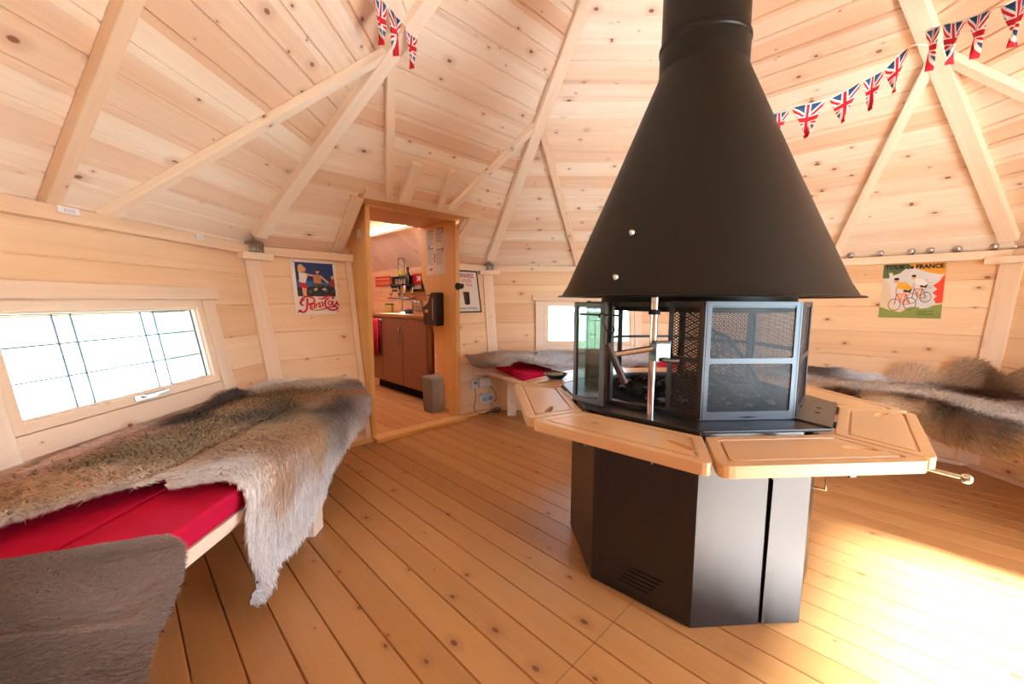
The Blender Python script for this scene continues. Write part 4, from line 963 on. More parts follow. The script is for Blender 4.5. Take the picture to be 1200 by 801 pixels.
blobA = [(4.268, .274, BEI, 1), (4.35, .15, LTB, 1), (4.5, .15, BEI, 1), (4.42, .26, WHT, .6), (4.24, .40, BEI, 1), (4.133, -.028, PNK, 1), (4.026, .006, PNK, 1), (3.914, -.024, DGR, .9), (3.805, -.05, DGR, 1), (3.725, -.058, DGR, 1), (4.10, .18, OLV, .8), (3.997, .245, OLV, 1), (3.775, .199, TAN, 1), (3.617, .217, OLV, .9), (3.886, .385, (118, 98, 76), .55), (3.76, .34, (124, 104, 80), .5), (4.0, .42, TAN, 1), (4.119, .526, TAN, 1), (4.15, .35, OLV, 1), (4.277, .486, WHT, .8), (4.29, .58, WHT, .9), (4.225, .600, WHT, 1), (4.261, .673, WHT, 1), (3.914, .582, TAN, 1), (4.05, .60, LTB, .9), (3.626, .47, LTB, 1), (3.432, .178, WHT, 1), (3.557, -.009, WHT, 1), (3.40, .376, GRY, 1), (3.698, .716, DGR, .9), (3.829, .763, (140, 126, 116), .9), (3.546, .735, GRY, 1), (3.60, .62, DGR, .7), (3.685, .827, WHT, 1), (3.87, .87, WHT, 1), (4.063, .875, WHT, 1), (4.262, .87, WHT, 1), (4.188, .80, LTB, .8), (4.10, .72, LTB, .9), (4.272, 1.017, WHT, 1), (4.325, 1.056, DGR, .4), (4.116, .981, WHT, 1), (4.1, .746, GRY, .8), (3.98, .74, TAN, .9), (3.5, .55, LTB, .9)]
pelt('reindeer_pelt', polyA, blobA, .498, 80000, .044, .0034, lambda q, v: (np.full(q.shape, .55) * np.where(v < .75, 1, .1), np.where(v > .45, .9, -.1) + 0 * q), 'long grey-brown and white reindeer pelt draped over the red cushions under the large window', seed=3, bump=.03, sig=.062)
PLU = (108, 92, 87); PLL = (168, 158, 160)  # PLL puts the sheen of the plush into the fur colour
polyN = [(4.512, .20), (4.526, .447), (4.528, .524), (4.534, .607), (4.541, .679), (4.556, .712), (4.60, .738), (4.644, .734), (4.717, .715), (4.771, .695), (4.832, .67), (4.9, .655), (5.20, .65), (5.20, .15), (4.8, .12)]
blobN = [(4.55, .68, PLL, 1), (4.60, .55, (128, 116, 110), 1), (4.7, .6, PLL, 1), (4.62, .76, PLL, 1), (4.72, .45, (84, 70, 65), 1), (4.8, .3, PLU, 1), (4.57, .35, (100, 86, 80), 1), (4.9, .55, PLU, 1), (4.75, .75, (150, 142, 142), 1), (4.9, .8, PLU, 1), (5.1, .5, PLU, 1), (4.84, .66, (156, 150, 152), .6)]
def foldN(q, v):
    x = (q - 4.53) * SQM
    f = .045 * np.exp(-((v - .36 - .10 * np.sin(x * 5)) / .11) ** 2) * np.clip(x / .15, 0, 1)
    d = np.hypot((q - 4.99) * SQM, (v - .60) * 1.15); st = np.clip((.36 - d) / .09, 0, 1); st = st * st * (3 - 2 * st)
    return f * .7 + .012 * np.exp(-((x - .06) / .06) ** 2) * np.clip((v - .3) / .3, 0, 1) + .075 * st * np.clip((.70 - v) / .20, 0, 1)
pelt('fur_pelt', polyN, blobN, .500, 170000, .0105, .0019, lambda q, v: (.35 + 0 * q, .9 + 0 * q), 'plush grey-brown fur pelt at the lower left, on the bench nearest the camera', seed=5, rf=1.59, bump=.012, sig=.09, base=.016, extra=foldN, spread=.24, lift=.24, shade=.09, cs=.006)
W2 = (240, 244, 250); BR2 = (96, 74, 58); TN2 = (186, 154, 120)
polyD1 = [(1.30, .10), (1.20, -.02), (1.027, -.119), (.981, -.108), (.937, -.10), (.883, -.117), (.834, -.095), (.779, -.096), (.729, -.058), (.70, .076), (.70, .30), (.727, .50), (.743, .66), (.825, .72), (.90, .76), (1.0, .80), (1.15, .78), (1.30, .6)]
blobD1 = [(1.0, -.09, BR2, 1.2), (.93, -.10, (70, 55, 46), 1.2), (.85, -.10, (60, 48, 40), 1.2), (.80, -.09, W2, 4), (1.0, .1, W2, 1.5), (.88, .28, W2, 1.5), (.95, .5, W2, 1.2), (.90, .1, (206, 190, 180), 1), (1.0, .35, (214, 200, 190), 1), (.9, .4, LTB, 1), (.80, .2, W2, 4), (.74, -.03, GRY, 1), (.78, .5, BRN, 1.1), (.75, .4, W2, 4), (.84, .62, BRN, 1), (.95, .65, BEI, 1), (1.1, .5, BEI, 1), (1.15, .2, LTB, 1)]
combr = lambda q, v: (-.9 + 0 * q, .25 + 0 * q)
pelt('reindeer_pelt', polyD1, blobD1, .455, 42000, .05, .0036, combr, 'brown and grey streaked pelt just right of the grill under the bicycle poster', seed=8, bump=.035, sig=.07, spread=.30, lift=.30)
polyD2 = [(.735, .60), (.727, .407), (.760, .20), (.779, .016), (.753, -.04), (.697, -.06), (.619, -.05), (.585, -.03), (.507, -.02), (.395, -.03), (.20, -.02), (.0, .0), (-.25, .1), (-.25, .75), (0.0, .83), (.138, .805), (.223, .834), (.289, .852), (.35, .84), (.414, .857), (.469, .821), (.545, .80), (.602, .768), (.65, .74), (.70, .70)]
blobD2 = [(.74, .10, W2, 4), (.72, .30, W2, 4), (.65, .15, W2, 4), (.60, .30, W2, 4), (.50, .40, W2, 4), (.40, .45, W2, 4), (.30, .52, W2, 4), (.15, .55, W2, 4), (0, .55, W2, 4), (.68, .0, (180, 182, 190), .9), (.60, .05, DGR, .8), (.52, .10, (60, 52, 50), .9), (.45, .15, BRN, .9), (.35, .2, (210, 200, 196), .9), (.2, .25, BRN, .8), (.71, .52, GRY, .8), (.60, .55, BR2, 1.0), (.50, .62, BR2, 1.1), (.42, .67, (70, 56, 48), 1.1), (.32, .70, BR2, 1), (.22, .70, (84, 68, 58), 1), (.1, .7, TN2, 1), (.70, .65, TN2, 1.1), (.62, .70, (204, 180, 152), 1.1), (.55, .74, TN2, 1.1), (.45, .78, (206, 182, 152), 1.1), (.35, .80, TN2, 1.1), (.25, .79, (196, 170, 140), 1.1), (.15, .80, TN2, 1.1), (-.1, .75, TN2, 1)]
pelt('reindeer_pelt', polyD2, blobD2, .462, 60000, .055, .0040, combr, 'large pelt with a white stripe and dark brown band hanging over the right-hand benches', seed=12, bump=.03, sig=.055, base=.02, spread=.30, lift=.30)
polyD3 = [(.74, -.02), (.724, -.092), (.695, -.15), (.655, -.147), (.631, -.111), (.599, -.107), (.585, -.188), (.561, -.225), (.53, -.215), (.50, -.17), (.469, -.153), (.434, -.133), (.409, -.20), (.36, -.23), (.28, -.18), (.20, -.15), (.20, .10), (.395, .09), (.507, .08), (.585, .08), (.74, .08)]
blobD3 = [(.70, -.12, (206, 176, 152), 1), (.66, -.08, BEI, 1), (.58, -.17, TN2, 1), (.55, -.12, (160, 130, 104), 1), (.50, -.10, (110, 84, 64), 1), (.46, -.06, (86, 66, 54), 1), (.40, -.15, TN2, 1), (.3, -.12, BEI, 1), (.6, .02, BR2, 1), (.45, .04, BR2, 1)]
pelt('reindeer_pelt', polyD3, blobD3, .475, 14000, .055, .0040, lambda q, v: (-.3 + 0 * q, -.8 + 0 * q), 'tan tufted pelt pushed up against the wall behind the white-striped one', seed=15, bump=.05, sig=.06, base=.02)
W3 = (232, 232, 238)
polyC1 = [(2.70, .14), (2.69, .05), (2.626, -.031), (2.54, -.075), (2.487, -.051), (2.4, -.026), (2.333, -.078), (2.289, -.053), (2.179, -.063), (2.0, -.07), (1.8, -.04), (1.7, .05), (1.7, .6), (1.9, .72), (2.1, .735), (2.209, .737), (2.34, .70), (2.40, .60), (2.46, .52), (2.53, .53), (2.551, .57), (2.619, .47), (2.70, .50), (2.77, .44)]
blobC1 = [(2.72, .3, (176, 158, 146), 1), (2.66, .42, (150, 128, 112), 1), (2.6, .25, LTB, .9), (2.54, .05, (190, 184, 186), 1), (2.6, .0, GRY, 1), (2.5, .4, W3, 4), (2.44, .2, W3, 4), (2.35, .28, W3, 4), (2.26, .20, W3, 4), (2.14, .32, W3, 4), (2.16, .62, W3, 4), (2.05, .45, W3, 4), (2.56, .33, W3, 2.5), (2.4, .0, (168, 150, 140), 1), (2.33, -.05, LTB, 1), (2.3, .12, W3, 4), (2.38, .45, W3, 4), (2.3, .4, (214, 214, 226), 1), (2.2, .1, (186, 180, 188), 1), (2.2, .3, W3, 4), (2.22, .55, W3, 4), (2.12, .5, (196, 194, 206), 1), (2.1, .0, LTB, 1), (2.0, .3, W3, 4), (1.9, .4, GRY, 1), (1.8, .3, W3, 4)]
pelt('reindeer_pelt', polyC1, blobC1, .498, 46000, .05, .0046, lambda q, v: (-.8 + 0 * q, .3 + 0 * q), 'pale grey and white pelt on the bench under the far window', seed=18, bump=.075, sig=.075, base=.02, spread=.30, lift=.30)

# ------------------------------------------------------------------ signs on the walls
def onwall(k, s, zc, lift):
    mw, sg = wallframe(k, lift); return mw @ Matrix.Translation((s * sg, wl(zc), 0))
SKIN, RED, WHI, NAVY = (226, 168, 128), (196, 28, 44), (236, 232, 226), (24, 50, 112)
sg_ = empty('tin_sign', label='tin sign with a blue motorcycle scene and red script lettering PEPSI-COLA', cat='sign', mw=onwall(3, .652, 1.186, .003))
w_, h_ = .315, .405
obj('panel', MB().add(*shift(plate(rect(-w_ / 2, w_ / 2, -h_ / 2, h_ / 2, .012), [], .006, .002), (0, 0, .003))), flat(*WHI, .35), sg_)
p = Pic(w_, h_, .0066)
p.poly([(.085, .335), (.93, .335), (.93, .955), (.085, .955)], NAVY).up().poly([(.085, .335), (.93, .335), (.93, .60), (.085, .63)], (58, 100, 160)).up()
p.poly([(.085, .335), (.93, .335), (.93, .50), (.80, .545), (.62, .50), (.42, .52), (.26, .49), (.085, .50)], (44, 42, 46)).up()
# two motorcycles: wheels, tanks, chrome
for cx, cy, rr in ((.36, .42, .085), (.72, .44, .085), (.88, .43, .06)): p.disc(cx, cy, rr, rr * .78, (20, 20, 22)).up().disc(cx, cy, rr * .6, rr * .47, (86, 84, 84)).up()
p.poly([(.38, .50), (.52, .55), (.70, .54), (.66, .47), (.46, .45)], (28, 28, 32)).up().poly([(.44, .47), (.53, .50), (.52, .45), (.45, .43)], (206, 204, 198)).poly([(.62, .47), (.70, .50), (.74, .46), (.66, .44)], (196, 194, 188)).up()
# standing woman: legs, red shorts, white blouse, arm, head, fair hair
p.poly([(.20, .34), (.27, .34), (.29, .50), (.18, .52)], SKIN).up().poly([(.14, .50), (.30, .47), (.29, .57), (.17, .60)], RED).up()
p.poly([(.14, .59), (.27, .57), (.33, .70), (.31, .755), (.15, .765)], (240, 236, 228)).up().poly([(.30, .715), (.46, .70), (.50, .725), (.30, .75)], SKIN).up()
p.disc(.245, .825, .055, .055, SKIN).disc(.20, .845, .065, .07, (228, 190, 110)).disc(.175, .80, .04, .05, (228, 190, 110)).up().disc(.265, .825, .04, .045, SKIN).up()
# seated man: bare chest, arms to the bars, dark hair
p.poly([(.47, .52), (.61, .52), (.64, .72), (.52, .745), (.45, .68)], (196, 132, 92)).up().poly([(.60, .70), (.63, .72), (.80, .60), (.77, .575)], SKIN).up().poly([(.44, .54), (.62, .50), (.66, .56), (.48, .58)], (70, 78, 92)).up()
p.disc(.555, .80, .04, .048, SKIN).up().disc(.55, .825, .042, .030, (44, 30, 26)).up()
p.poly([(.82, .52), (.93, .52), (.93, .65), (.85, .66)], (178, 66, 52)).up().disc(.885, .69, .032, .036, SKIN).up()
# script lettering
p.up().stroke(bez([(.215, .275), (.13, .235), (.125, .185), (.18, .165)]), [.020 + .016 * math.sin(i / 30 * PI) for i in range(31)], RED)
p.stroke(bez([(.13, .245), (.19, .305), (.30, .325), (.41, .29), (.40, .215), (.27, .185)]), .030, RED)
p.stroke(bez([(.27, .295), (.255, .18), (.225, .085), (.16, .045), (.075, .06)]), [.034] * 30 + [.034 - .012 * 0] * 11, RED).disc(.085, .070, .045, .020, RED)
for ch_, x, y, sz in (('E', .335, .135, .125), ('P', .43, .150, .125), ('S', .52, .168, .125), ('I', .59, .185, .125), ('-', .635, .205, .11)): p.text(ch_, x, y, sz, RED, 1.0, .006, .1, .16)
p.stroke(bez([(.52, .305), (.60, .285), (.72, .335), (.84, .33), (.86, .295)]), [.012 + .018 * math.sin(i / 40 * PI) for i in range(41)], RED).disc(.855, .305, .035, .018, RED)
p.stroke(bez([(.76, .30), (.68, .27), (.655, .18), (.70, .11), (.82, .075), (.93, .10), (.90, .14), (.76, .135), (.62, .10), (.46, .075), (.33, .085)]), [.030] * 60 + [.030 - .02 * i / 40 for i in range(41)], RED)
for ch_, x, y, sz in (('O', .765, .205, .115), ('L', .85, .20, .125), ('A', .925, .195, .125)): p.text(ch_, x, y, sz, RED, 1.0, .006, .08, -.03)
p.build('print', sg_)
for x, y in ((-.14, .185), (.14, .185), (-.14, -.185), (.14, -.185)): obj('corner_screw', MB().lathe([(0, .0078), (.004, .0075), (.005, .006)], 10, (x, y, 0)), M['steel'], sg_, smooth=True)

gs = empty('framed_print', label='framed pint advertisement reading GUINNESS IS GOOD FOR YOU right of the bar doorway', cat='picture', mw=onwall(3, -.752, 1.182, .004))
w_, h_ = .335, .418
obj('frame', MB().add(*shift(plate(rect(-w_ / 2, w_ / 2, -h_ / 2, h_ / 2), [rect(-w_ / 2 + .012, w_ / 2 - .012, -h_ / 2 + .012, h_ / 2 - .012)[::-1]], .016, .002), (0, 0, .008))), flat(22, 52, 50, .35), gs)
obj('backing_paper', MB().box((0, 0, .005), (w_ - .02, h_ - .02, .008)), flat(228, 226, 226, .3), gs)
p = Pic(w_, h_, .0094); DR = (176, 36, 62)
p.text('GUINNESS', .5, .875, .150, DR, .80, .004).text('IS GOOD', .5, .755, .105, DR, .92, .002).text('FOR YOU', .5, .655, .105, DR, .92, .002)
p.poly([(.385, .50), (.615, .50), (.60, .22), (.575, .185), (.425, .185), (.40, .22)], (34, 22, 20)).up().poly([(.38, .555), (.62, .555), (.615, .49), (.385, .49)], (236, 222, 196)).up().poly([(.42, .45), (.44, .45), (.45, .24), (.435, .24)], (96, 74, 68))
p.text('GUINNESS FOR STRENGTH', .5, .095, .062, (72, 80, 92), .78, .001); p.build('print', gs)

ts = empty('poster', label='bicycle race poster titled TOUR de FRANCE with two riders on a white map', cat='poster', mw=onwall(1, -.589, 1.186, .002))
w_, h_ = .332, .412
obj('paper', MB().box((0, 0, .001), (w_, h_, .002)), flat(222, 204, 176, .55), ts)
p = Pic(w_, h_, .0024); GRN, LGR, ORG, RD2, MAP = (96, 112, 70), (134, 150, 78), (232, 166, 62), (224, 70, 48), (214, 218, 224)
p.poly([(0, .74), (0, 1), (.42, 1), (.40, .86), (.20, .80), (.10, .74)], GRN).poly([(.40, 1), (1, 1), (1, .80), (.80, .78), (.55, .86)], ORG).poly([(1, .80), (1, .28), (.84, .26), (.80, .40), (.82, .58), (.92, .66)], RD2).poly([(0, 0), (1, 0), (1, .26), (.72, .20), (.50, .20), (.36, .10), (.16, .14), (0, .20)], LGR).up()
p.poly([(.06, .70), (.12, .75), (.10, .84), (.16, .84), (.18, .78), (.28, .82), (.36, .90), (.46, .95), (.56, .90), (.74, .83), (.94, .78), (.93, .68), (.82, .60), (.90, .52), (.83, .46), (.90, .40), (.86, .34), (.90, .27), (.80, .19), (.68, .17), (.60, .22), (.46, .20), (.30, .15), (.22, .24), (.16, .46), (.14, .58)], MAP).up()
rr_ = random.Random(9)
for i in range(16):
    y = .30 + .026 * i; x = .66 + rr_.uniform(-.03, .04); p.stroke([(x, y), (x + rr_.uniform(.08, .17), y + .004)], .006, (112, 112, 122))
def bike(cx, cy, sc, col, jersey, shorts):
    w1, w2 = (cx - .115 * sc, cy), (cx + .135 * sc, cy + .02 * sc)
    for wx, wy in (w1, w2): p.disc(wx, wy, .105 * sc, .115 * sc, (60, 60, 66), 22, .10).disc(wx, wy, .095 * sc, .104 * sc, (190, 190, 196), 22, .05)
    b_ = (cx + .02 * sc, cy - .0 * sc); s_ = (cx + .06 * sc, cy + .20 * sc); hd = (cx - .09 * sc, cy + .20 * sc)
    for a, c in ((w2, s_), (s_, b_), (b_, hd), (hd, w1), (s_, hd), (w2, b_)): p.stroke([a, c], .014 * sc, col)
    p.up().stroke([b_, (cx - .02 * sc, cy + .14 * sc), (cx + .07 * sc, cy + .25 * sc)], [.022 * sc, .034 * sc, .05 * sc], SKIN).up().poly([(cx + .01 * sc, cy + .24 * sc), (cx + .13 * sc, cy + .22 * sc), (cx + .15 * sc, cy + .30 * sc), (cx + .02 * sc, cy + .30 * sc)], shorts).up()
    p.poly([(cx - .10 * sc, cy + .31 * sc), (cx + .10 * sc, cy + .26 * sc), (cx + .15 * sc, cy + .31 * sc), (cx + .05 * sc, cy + .41 * sc), (cx - .09 * sc, cy + .42 * sc)], jersey).stroke([(cx - .08 * sc, cy + .36 * sc), (cx - .11 * sc, cy + .26 * sc), (cx - .10 * sc, cy + .20 * sc)], .022 * sc, SKIN).up()
    p.disc(cx - .12 * sc, cy + .45 * sc, .042 * sc, .046 * sc, SKIN).up().disc(cx - .118 * sc, cy + .478 * sc, .045 * sc, .026 * sc, (40, 40, 48)).up()
bike(.62, .36, .86, (150, 60, 60), (232, 230, 230), (30, 30, 38)); bike(.36, .24, 1.0, (214, 72, 40), (234, 168, 50), (52, 52, 66))
p.up().text('TOUR de FRANCE', .5, .935, .105, (30, 26, 30), .90, .004)
for i in range(4): p.stroke([(.62, .13 - .024 * i), (.62 + (.26, .16, .24, .28)[i], .13 - .024 * i)], .008, (64, 80, 40))
p.build('print', ts)

# ------------------------------------------------------------------ bunting
g = N('union_flag_print'); uv = g.n('ShaderNodeUVMap'); sp = g.n('ShaderNodeSeparateXYZ'); g.t.links.new(uv.outputs[0], sp.inputs[0])
u, v = X(g, sp.outputs[0]) - .5, X(g, sp.outputs[1]) - .56
cr = u.abs().min(v.abs() * 1.0); d1 = (u * .75 - v).abs(); d2 = (u * .75 + v).abs(); dg = d1.min(d2)
blue, white, red = rgb(44, 98, 156), rgb(244, 243, 243), rgb(220, 36, 58)
c = g.mix(dg.lt(.115), blue, white); c = g.mix(dg.lt(.042), c, red); c = g.mix(cr.lt(.10), c, white); c = g.mix((v.abs().lt(.065)).max(u.abs().lt(.046)), c, red)
df = g.n('ShaderNodeBsdfPrincipled'); g.put(df.inputs['Base Color'], c); df.inputs['Roughness'].default_value = .8
tl_ = g.n('ShaderNodeBsdfTranslucent'); g.put(tl_.inputs[0], c); mx = g.n('ShaderNodeMixShader'); mx.inputs[0].default_value = .35
g.t.links.new(df.outputs[0], mx.inputs[1]); g.t.links.new(tl_.outputs[0], mx.inputs[2]); g.t.links.new(mx.outputs[0], g.out.inputs[0]); M['flag'] = g.mat
def flag(a, b, drop, seed, parent, sway=(0, 0)):
    a, b = Vector(a), Vector(b); n_ = 10; r = random.Random(seed); vs, fs, uvs = [], [], []; e = (b - a); side = Vector((e.y, -e.x, 0)).normalized(); ph = r.uniform(0, 6)
    tip = (a + b) / 2 + Vector((sway[0], sway[1], -drop))
    for i in range(n_ + 1):
        t = i / n_
        for j in range(n_ + 1):
            s = j / n_; top = a.lerp(b, s); q = top.lerp(tip, t); q = q + side * (.012 * math.sin(ph + s * 5 + t * 3) * (.3 + t)); vs.append(q); uvs.append((.5 + (s - .5) * (1 - t), 1 - t))
    for i in range(n_):
        for j in range(n_): fs.append((i * (n_ + 1) + j, (i + 1) * (n_ + 1) + j, (i + 1) * (n_ + 1) + j + 1, i * (n_ + 1) + j + 1))
    mb = MB().add(vs, fs); me = bpy.data.meshes.new('flag'); me.from_pydata(mb.v, [], mb.f); ul = me.uv_layers.new(name='UVMap')
    for lp in me.loops: ul.data[lp.index].uv = uvs[lp.vertex_index]
    me.polygons.foreach_set('use_smooth', [True] * len(me.polygons)); o = link('flag', me, M['flag']); s_ = o.modifiers.new('s', 'SOLIDIFY'); s_.thickness = .0012
    o.parent = parent; o.matrix_parent_inverse = Matrix.Identity(4); return o
S1 = [(.537, .519, 2.061), (.638, .522, 2.088), (.647, .523, 2.092), (.82, .517, 2.132), (.833, .513, 2.134), (.977, .496, 2.208), (.982, .496, 2.212), (1.071, .481, 2.257), (1.075, .481, 2.261), (1.169, .461, 2.358)]
S2 = [(1.224, .447, 2.412), (1.146, .289, 2.342), (1.143, .278, 2.337), (1.077, .13, 2.263), (1.076, .119, 2.26), (1.026, -.018, 2.204), (1.012, -.059, 2.187), (.945, -.216, 2.13)]
S3 = [(-1.3, .619, 2.49), (-1.335, .497, 2.475), (-1.342, .477, 2.474), (-1.37, .332, 2.439), (-1.371, .322, 2.436), (-1.384, .187, 2.398)]
strw = flat(236, 234, 232, .7)
def bunting(pts, start, end, label, drops, sways=None):
    root = empty('bunting', pts[0], label=label, cat='bunting', group='union flag bunting'); bpy.context.view_layer.update()
    path = bez([start] + pts + [end], 4); attach(obj('string', MB().tube(path, .003, 6), strw, None, smooth=True), root)
    for i in range(0, len(pts), 2):
        o = flag(pts[i], pts[i + 1], drops[i // 2], 30 + i, None, (sways or {}).get(i // 2, (0, 0))); attach(o, root)
bunting(S1, (.60, 1.44, 2.40), (1.425, .58, 2.425), 'five-flag run of union flag bunting sagging from behind the flue to the rafter', [.145, .165, .155, .165, .165])
bunting(S2, (1.395, .575, 2.435), (1.50, -.62, 2.33), 'run of union flag bunting coming forward from the rafter at the upper right', [.185, .17, .165, .16])
bunting(S3, (-1.33, .655, 2.505), (-1.41, -.575, 2.44), 'short run of three union flags seen edge-on at the upper left, beside a rafter end', [.185, .185, .185])

# lanterns on the corner shelves
gal = flat(150, 150, 148, .4, .7, .5, 'galvanised_metal')
def lantern(ang, sc, label, rz):
    a = R(ang); n = Vector((math.cos(a), math.sin(a), 0)); c = n * ((AF + LEAN * 1.38) / C8 - .072) + Vector((0, 0, 1.4065))
    root = empty('lantern', c, a + rz, label=label, cat='lantern', group='corner lanterns'); w = .034 * sc; h = .056 * sc
    obj('base', MB().box((0, 0, .004), (2 * w + .010, 2 * w + .010, .008)), gal, root, bevel=.001)
    fr = MB()
    for sx in (-1, 1):
        for sy in (-1, 1): fr.box((sx * w, sy * w, .008 + h / 2), (.006, .006, h))
    for sx in (-1, 1): fr.box((sx * w, 0, h * .55), (.003, 2 * w, .003)).box((0, sx * w, h * .55), (2 * w, .003, .003))
    obj('cage', fr, gal, root)
    obj('glass', MB().box((0, 0, .008 + h / 2), (2 * w - .004, 2 * w - .004, h - .002)), M['clear'], root)
    t = MB().add([(-w - .006, -w - .006, h + .008), (w + .006, -w - .006, h + .008), (w + .006, w + .006, h + .008), (-w - .006, w + .006, h + .008), (-.010, -.010, h + .024), (.010, -.010, h + .024), (.010, .010, h + .024), (-.010, .010, h + .024)], [(3, 2, 1, 0), (4, 5, 6, 7), (0, 1, 5, 4), (1, 2, 6, 5), (2, 3, 7, 6), (3, 0, 4, 7)])
    obj('roof', t, gal, root, bevel=.001)
    obj('ring', MB().tube([(.0, .010 * math.cos(k * PI / 8), h + .033 + .010 * math.sin(k * PI / 8)) for k in range(17)], .002, 6), gal, root, smooth=True)
    obj('candle', MB().lathe([(0, .036), (.015, .036), (.016, .034), (.016, .008), (0, .008)], 16), flat(240, 236, 224, .5), root, smooth=True)
lantern(157.5, 1.05, 'galvanised metal lantern on the corner shelf above the motorcycle tin sign', .35)
lantern(112.5, .95, 'small metal lantern on the corner shelf right of the framed pint print', .2)
# small silver globe lights on the ledge above the bicycle poster
tlm = flat(205, 203, 200, .2, .85, .5, 'silvered_glass')
words = ['leftmost silver globe light on the ledge, just clear of the hood', 'second silver globe light from the hood along the right-hand ledge', 'silver globe light above the left part of the bicycle poster', 'silver globe light above the right part of the bicycle poster', 'silver globe light just right of the bicycle poster top corner', 'silver globe light nearest the right-hand rafter foot on the ledge']
def globe(p, label, group):
    root = empty('globe_light', p, label=label, cat='globe light', group=group); q = .023
    obj('globe', MB().lathe([(q * math.sin(PI * i / 12), .005 + q - q * math.cos(PI * i / 12)) for i in range(13)], 20), tlm, root, smooth=True, angle=180)
    obj('holder', MB().lathe([(0, 0), (.014, 0), (.014, .007), (.010, .012)], 16), flat(90, 86, 82, .4), root, smooth=True)
zl = 1.4525
for s_, lab in zip((-.221, -.396, -.567, -.666, -.80, -.966), words): globe(P8(1, s_, AF + LEAN * 1.42 - .038, zl), lab, 'globe lights on the right-hand ledge')
tl_root = empty('tea_light', P8(2, .503, AF + LEAN * 1.42 - .036, zl), label='single white tea light on the ledge above the far window', cat='tea light')
obj('tin', MB().lathe([(0, 0), (.019, 0), (.0195, .016), (.0185, .016), (.0185, .011)], 18), flat(225, 222, 218, .3), tl_root, smooth=True)
obj('wax', MB().lathe([(0, .0125), (.0182, .012)], 18).tube([(0, 0, .012), (.001, 0, .02)], .001, 5), flat(246, 242, 234, .5), tl_root)
for s_, w_, lab in ((.069, .075, 'white plastic label clip on the ledge below the steep left rafter'), (-.58, .045, 'small white plastic clip on the ledge left of the metal lantern')):
    c = P8(4, s_, AF + LEAN * 1.42 - .057 - .007, 1.436); o = empty('clip', c, label=lab, cat='clip')
    obj('plate', MB().prism(rounded([(-.006, -w_ / 2), (.006, -w_ / 2), (.006, w_ / 2), (-.006, w_ / 2)], .003), -.012, .014), flat(238, 240, 244, .35), o, bevel=.002)
    obj('boss', MB().box((.007, 0, .0), (.004, w_ * .5, .014)), flat(214, 220, 228, .35), o)
# electrics beside the doorway
def sock(s0, z0, w, h, d, label, name, parts):
    root = empty(name, label=label, cat='socket box', mw=onwall(3, s0, z0, .002)); wp = flat(224, 228, 234, .4)
    obj('box', MB().prism(rect(-w / 2, w / 2, -h / 2, h / 2, .008), 0, d), wp, root, bevel=.003)
    for nm, x, y, ww, hh, m_ in parts: obj(nm, MB().box((x, y, d + .002), (ww, hh, .005)), m_, root, bevel=.001)
    return root
gpl = flat(120, 126, 136, .4); blu = flat(176, 196, 216, .35)
sock(-.83, .285, .15, .085, .045, 'white junction box on the wall under the fur at the bar doorway', 'junction_box', [('cover', 0, 0, .13, .066, flat(232, 232, 230, .4))])
sock(-.70, .285, .065, .085, .05, 'grey plug adapter left of the white junction box', 'plug_adapter', [('switch', 0, .01, .03, .03, gpl)])
sock(-.83, .13, .15, .085, .045, 'pale double socket below the white junction box', 'double_socket', [('cover', 0, 0, .13, .066, blu), ('outlet', -.035, -.004, .035, .03, flat(40, 44, 56, .4)), ('outlet', .035, -.004, .035, .03, flat(40, 44, 56, .4))])
cb = empty('cable', B(2.25, -.80, .01), label='dark cable running down the wall and coiled on the floor by the doorway', cat='cable'); bpy.context.view_layer.update()
path = [B(2.325, -.70, .245), B(2.30, -.69, .16), B(2.29, -.66, .07), B(2.27, -.69, .012), B(2.24, -.76, .008)]
for i in range(26):
    a = i * .72; rr = .045 + .018 * math.sin(i * 1.3); path.append(B(2.215 + rr * math.sin(a) * .8, -.83 - .003 * i + rr * math.cos(a) * 1.1, .008 + .0011 * i))
attach(obj('lead', MB().tube(bez(path, 4), .0035, 6), flat(66, 60, 66, .5), None, smooth=True), cb)
path = [B(2.325, -.90, .245), B(2.29, -.935, .17), B(2.29, -.945, .10), B(2.30, -.90, .10)]
o = obj('cable', MB().tube(bez(path, 6), .0035, 6), flat(80, 74, 80, .5), None, smooth=True); tag(o, 'short dark cable looped between the junction box and the double socket', 'cable')

# ------------------------------------------------------------------ entrance opening (behind and right of the viewpoint) and outside
ent = struct(empty('door_2', P8(7, 0, AF, 0)))
for s_ in (ENT_S[0] - .02, ENT_S[1] + .02):
    bb = beam('jamb', P8(7, s_, 2.33, 0), P8(7, s_, 2.33, ENT_Z), .045, .30, M['jamb'], P8(7, 0, 1, 0)); attach(bb, ent)
attach(beam('head_lining', P8(7, ENT_S[0], 2.40, ENT_Z + .015), P8(7, ENT_S[1], 2.40, ENT_Z + .015), .50, .03, M['jamb'], (0, 0, -1)), ent)
g = N('outside_ground'); tc = g.n('ShaderNodeTexCoord'); sp = g.n('ShaderNodeSeparateXYZ'); g.t.links.new(tc.outputs['Object'], sp.inputs[0]); x, y = X(g, sp.outputs[0]), X(g, sp.outputs[1])
rr = g.math('SQRT', x * x + y * y); n1 = g.noise(X(g, tc.outputs['Object']), 3.0, 4); n2 = g.noise(X(g, tc.outputs['Object']), .5, 3)
grass = g.mix((n1 * .7 + n2 * .5).sub01(), (.03, .07, .02, 1), (.20, .27, .14, 1)); grav = g.mix(n1, (.62, .58, .52, 1), (.80, .77, .72, 1))
g.bsdf(Base_Color=g.mix(g.smooth(rr + n2 * 3.5, 9.5, 11.0), grav, grass), Roughness=.9)
gmesh = MB(); gmesh.prism([(45 * math.cos(2 * PI * i / 48), 45 * math.sin(2 * PI * i / 48)) for i in range(48)], -.30, -.10)
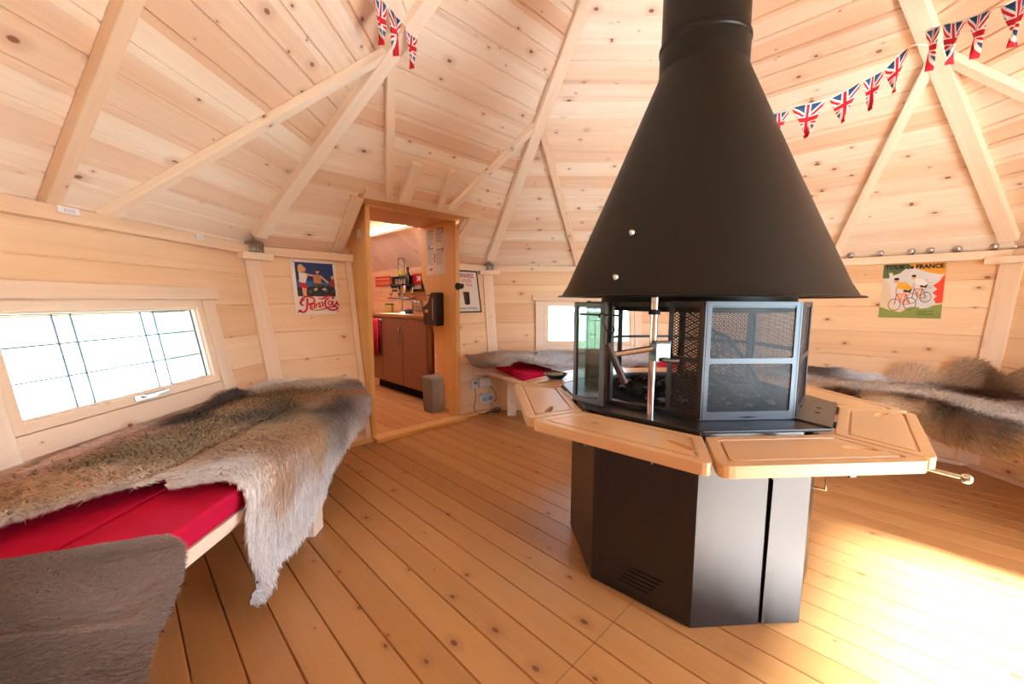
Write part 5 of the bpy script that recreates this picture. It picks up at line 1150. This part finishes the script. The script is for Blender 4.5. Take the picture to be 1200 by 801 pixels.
struct(obj('ground', gmesh, g.mat))

# ------------------------------------------------------------------ light
w = bpy.data.worlds.new('World'); SC.world = w; w.use_nodes = True; nt_ = w.node_tree; nt_.nodes.clear()
wo = nt_.nodes.new('ShaderNodeOutputWorld'); bg = nt_.nodes.new('ShaderNodeBackground'); bg.inputs[0].default_value = (.63, .80, 1.0, 1); bg.inputs[1].default_value = 6.0; nt_.links.new(bg.outputs[0], wo.inputs[0])
sun = bpy.data.lights.new('sun', 'SUN'); sun.energy = 22.0; sun.angle = R(7); sun.color = (.85, .93, 1.0); so = bpy.data.objects.new('sun', sun); COL.objects.link(so)
el = R(40); d = Vector((-SQ * math.cos(el), SQ * math.cos(el), -math.sin(el))); so.rotation_euler = d.to_track_quat('-Z', 'Y').to_euler(); so.location = (4, -4, 5)
def portal(c, x, y, wx, wy):
    L = bpy.data.lights.new('portal', 'AREA'); L.shape = 'RECTANGLE'; L.size = wx; L.size_y = wy; L.cycles.is_portal = True; o = bpy.data.objects.new('portal', L); COL.objects.link(o)
    z = Vector(x).cross(Vector(y)); o.matrix_world = frame(c, x, y, z)
a7 = R(-45); n7 = Vector((math.cos(a7), math.sin(a7), 0)); t7 = Vector((-math.sin(a7), math.cos(a7), 0))
portal(n7 * 2.66 + Vector((0, 0, ENT_Z / 2)), t7, (0, 0, 1), 1.48, ENT_Z)
for k, sc_ in ((4, .067), (2, 0)):
    a = R(45 * k); n = Vector((math.cos(a), math.sin(a), 0)); t = Vector((-math.sin(a), math.cos(a), 0)); up = (Vector((0, 0, 1)) + n * LEAN).normalized()
    portal(n * (AF + LEAN * .865 + .07) + t * sc_ + Vector((0, 0, .865)), t, up, .86, .40)

# ------------------------------------------------------------------ camera
cam = bpy.data.cameras.new('Camera'); co = bpy.data.objects.new('Camera', cam); COL.objects.link(co); SC.camera = co
cam.sensor_width = 36; cam.lens = 467.41 / 1200 * 36; cam.clip_start = .02
yaw, pit, rol = -.0028, .104, .005
f = Vector((math.sin(yaw) * math.cos(pit), math.cos(yaw) * math.cos(pit), -math.sin(pit))); r_ = Vector((math.cos(yaw), -math.sin(yaw), 0)); u_ = r_.cross(f)
r2 = r_ * math.cos(rol) + u_ * math.sin(rol); u2 = -r_ * math.sin(rol) + u_ * math.cos(rol)
co.matrix_world = frame((-.78206, -1.65598, 1.1), r2, u2, -f)

SC.view_settings.view_transform = 'Standard'; SC.view_settings.look = 'None'; SC.view_settings.gamma = 1.0; SC.view_settings.use_curve_mapping = False
SC.view_settings.exposure = 1.65
cy = SC.cycles; cy.max_bounces = 14; cy.diffuse_bounces = 9; cy.glossy_bounces = 4; cy.transmission_bounces = 6; cy.transparent_max_bounces = 16
cy.caustics_reflective = False; cy.caustics_refractive = False; cy.sample_clamp_indirect = 8.0; cy.use_denoising = True
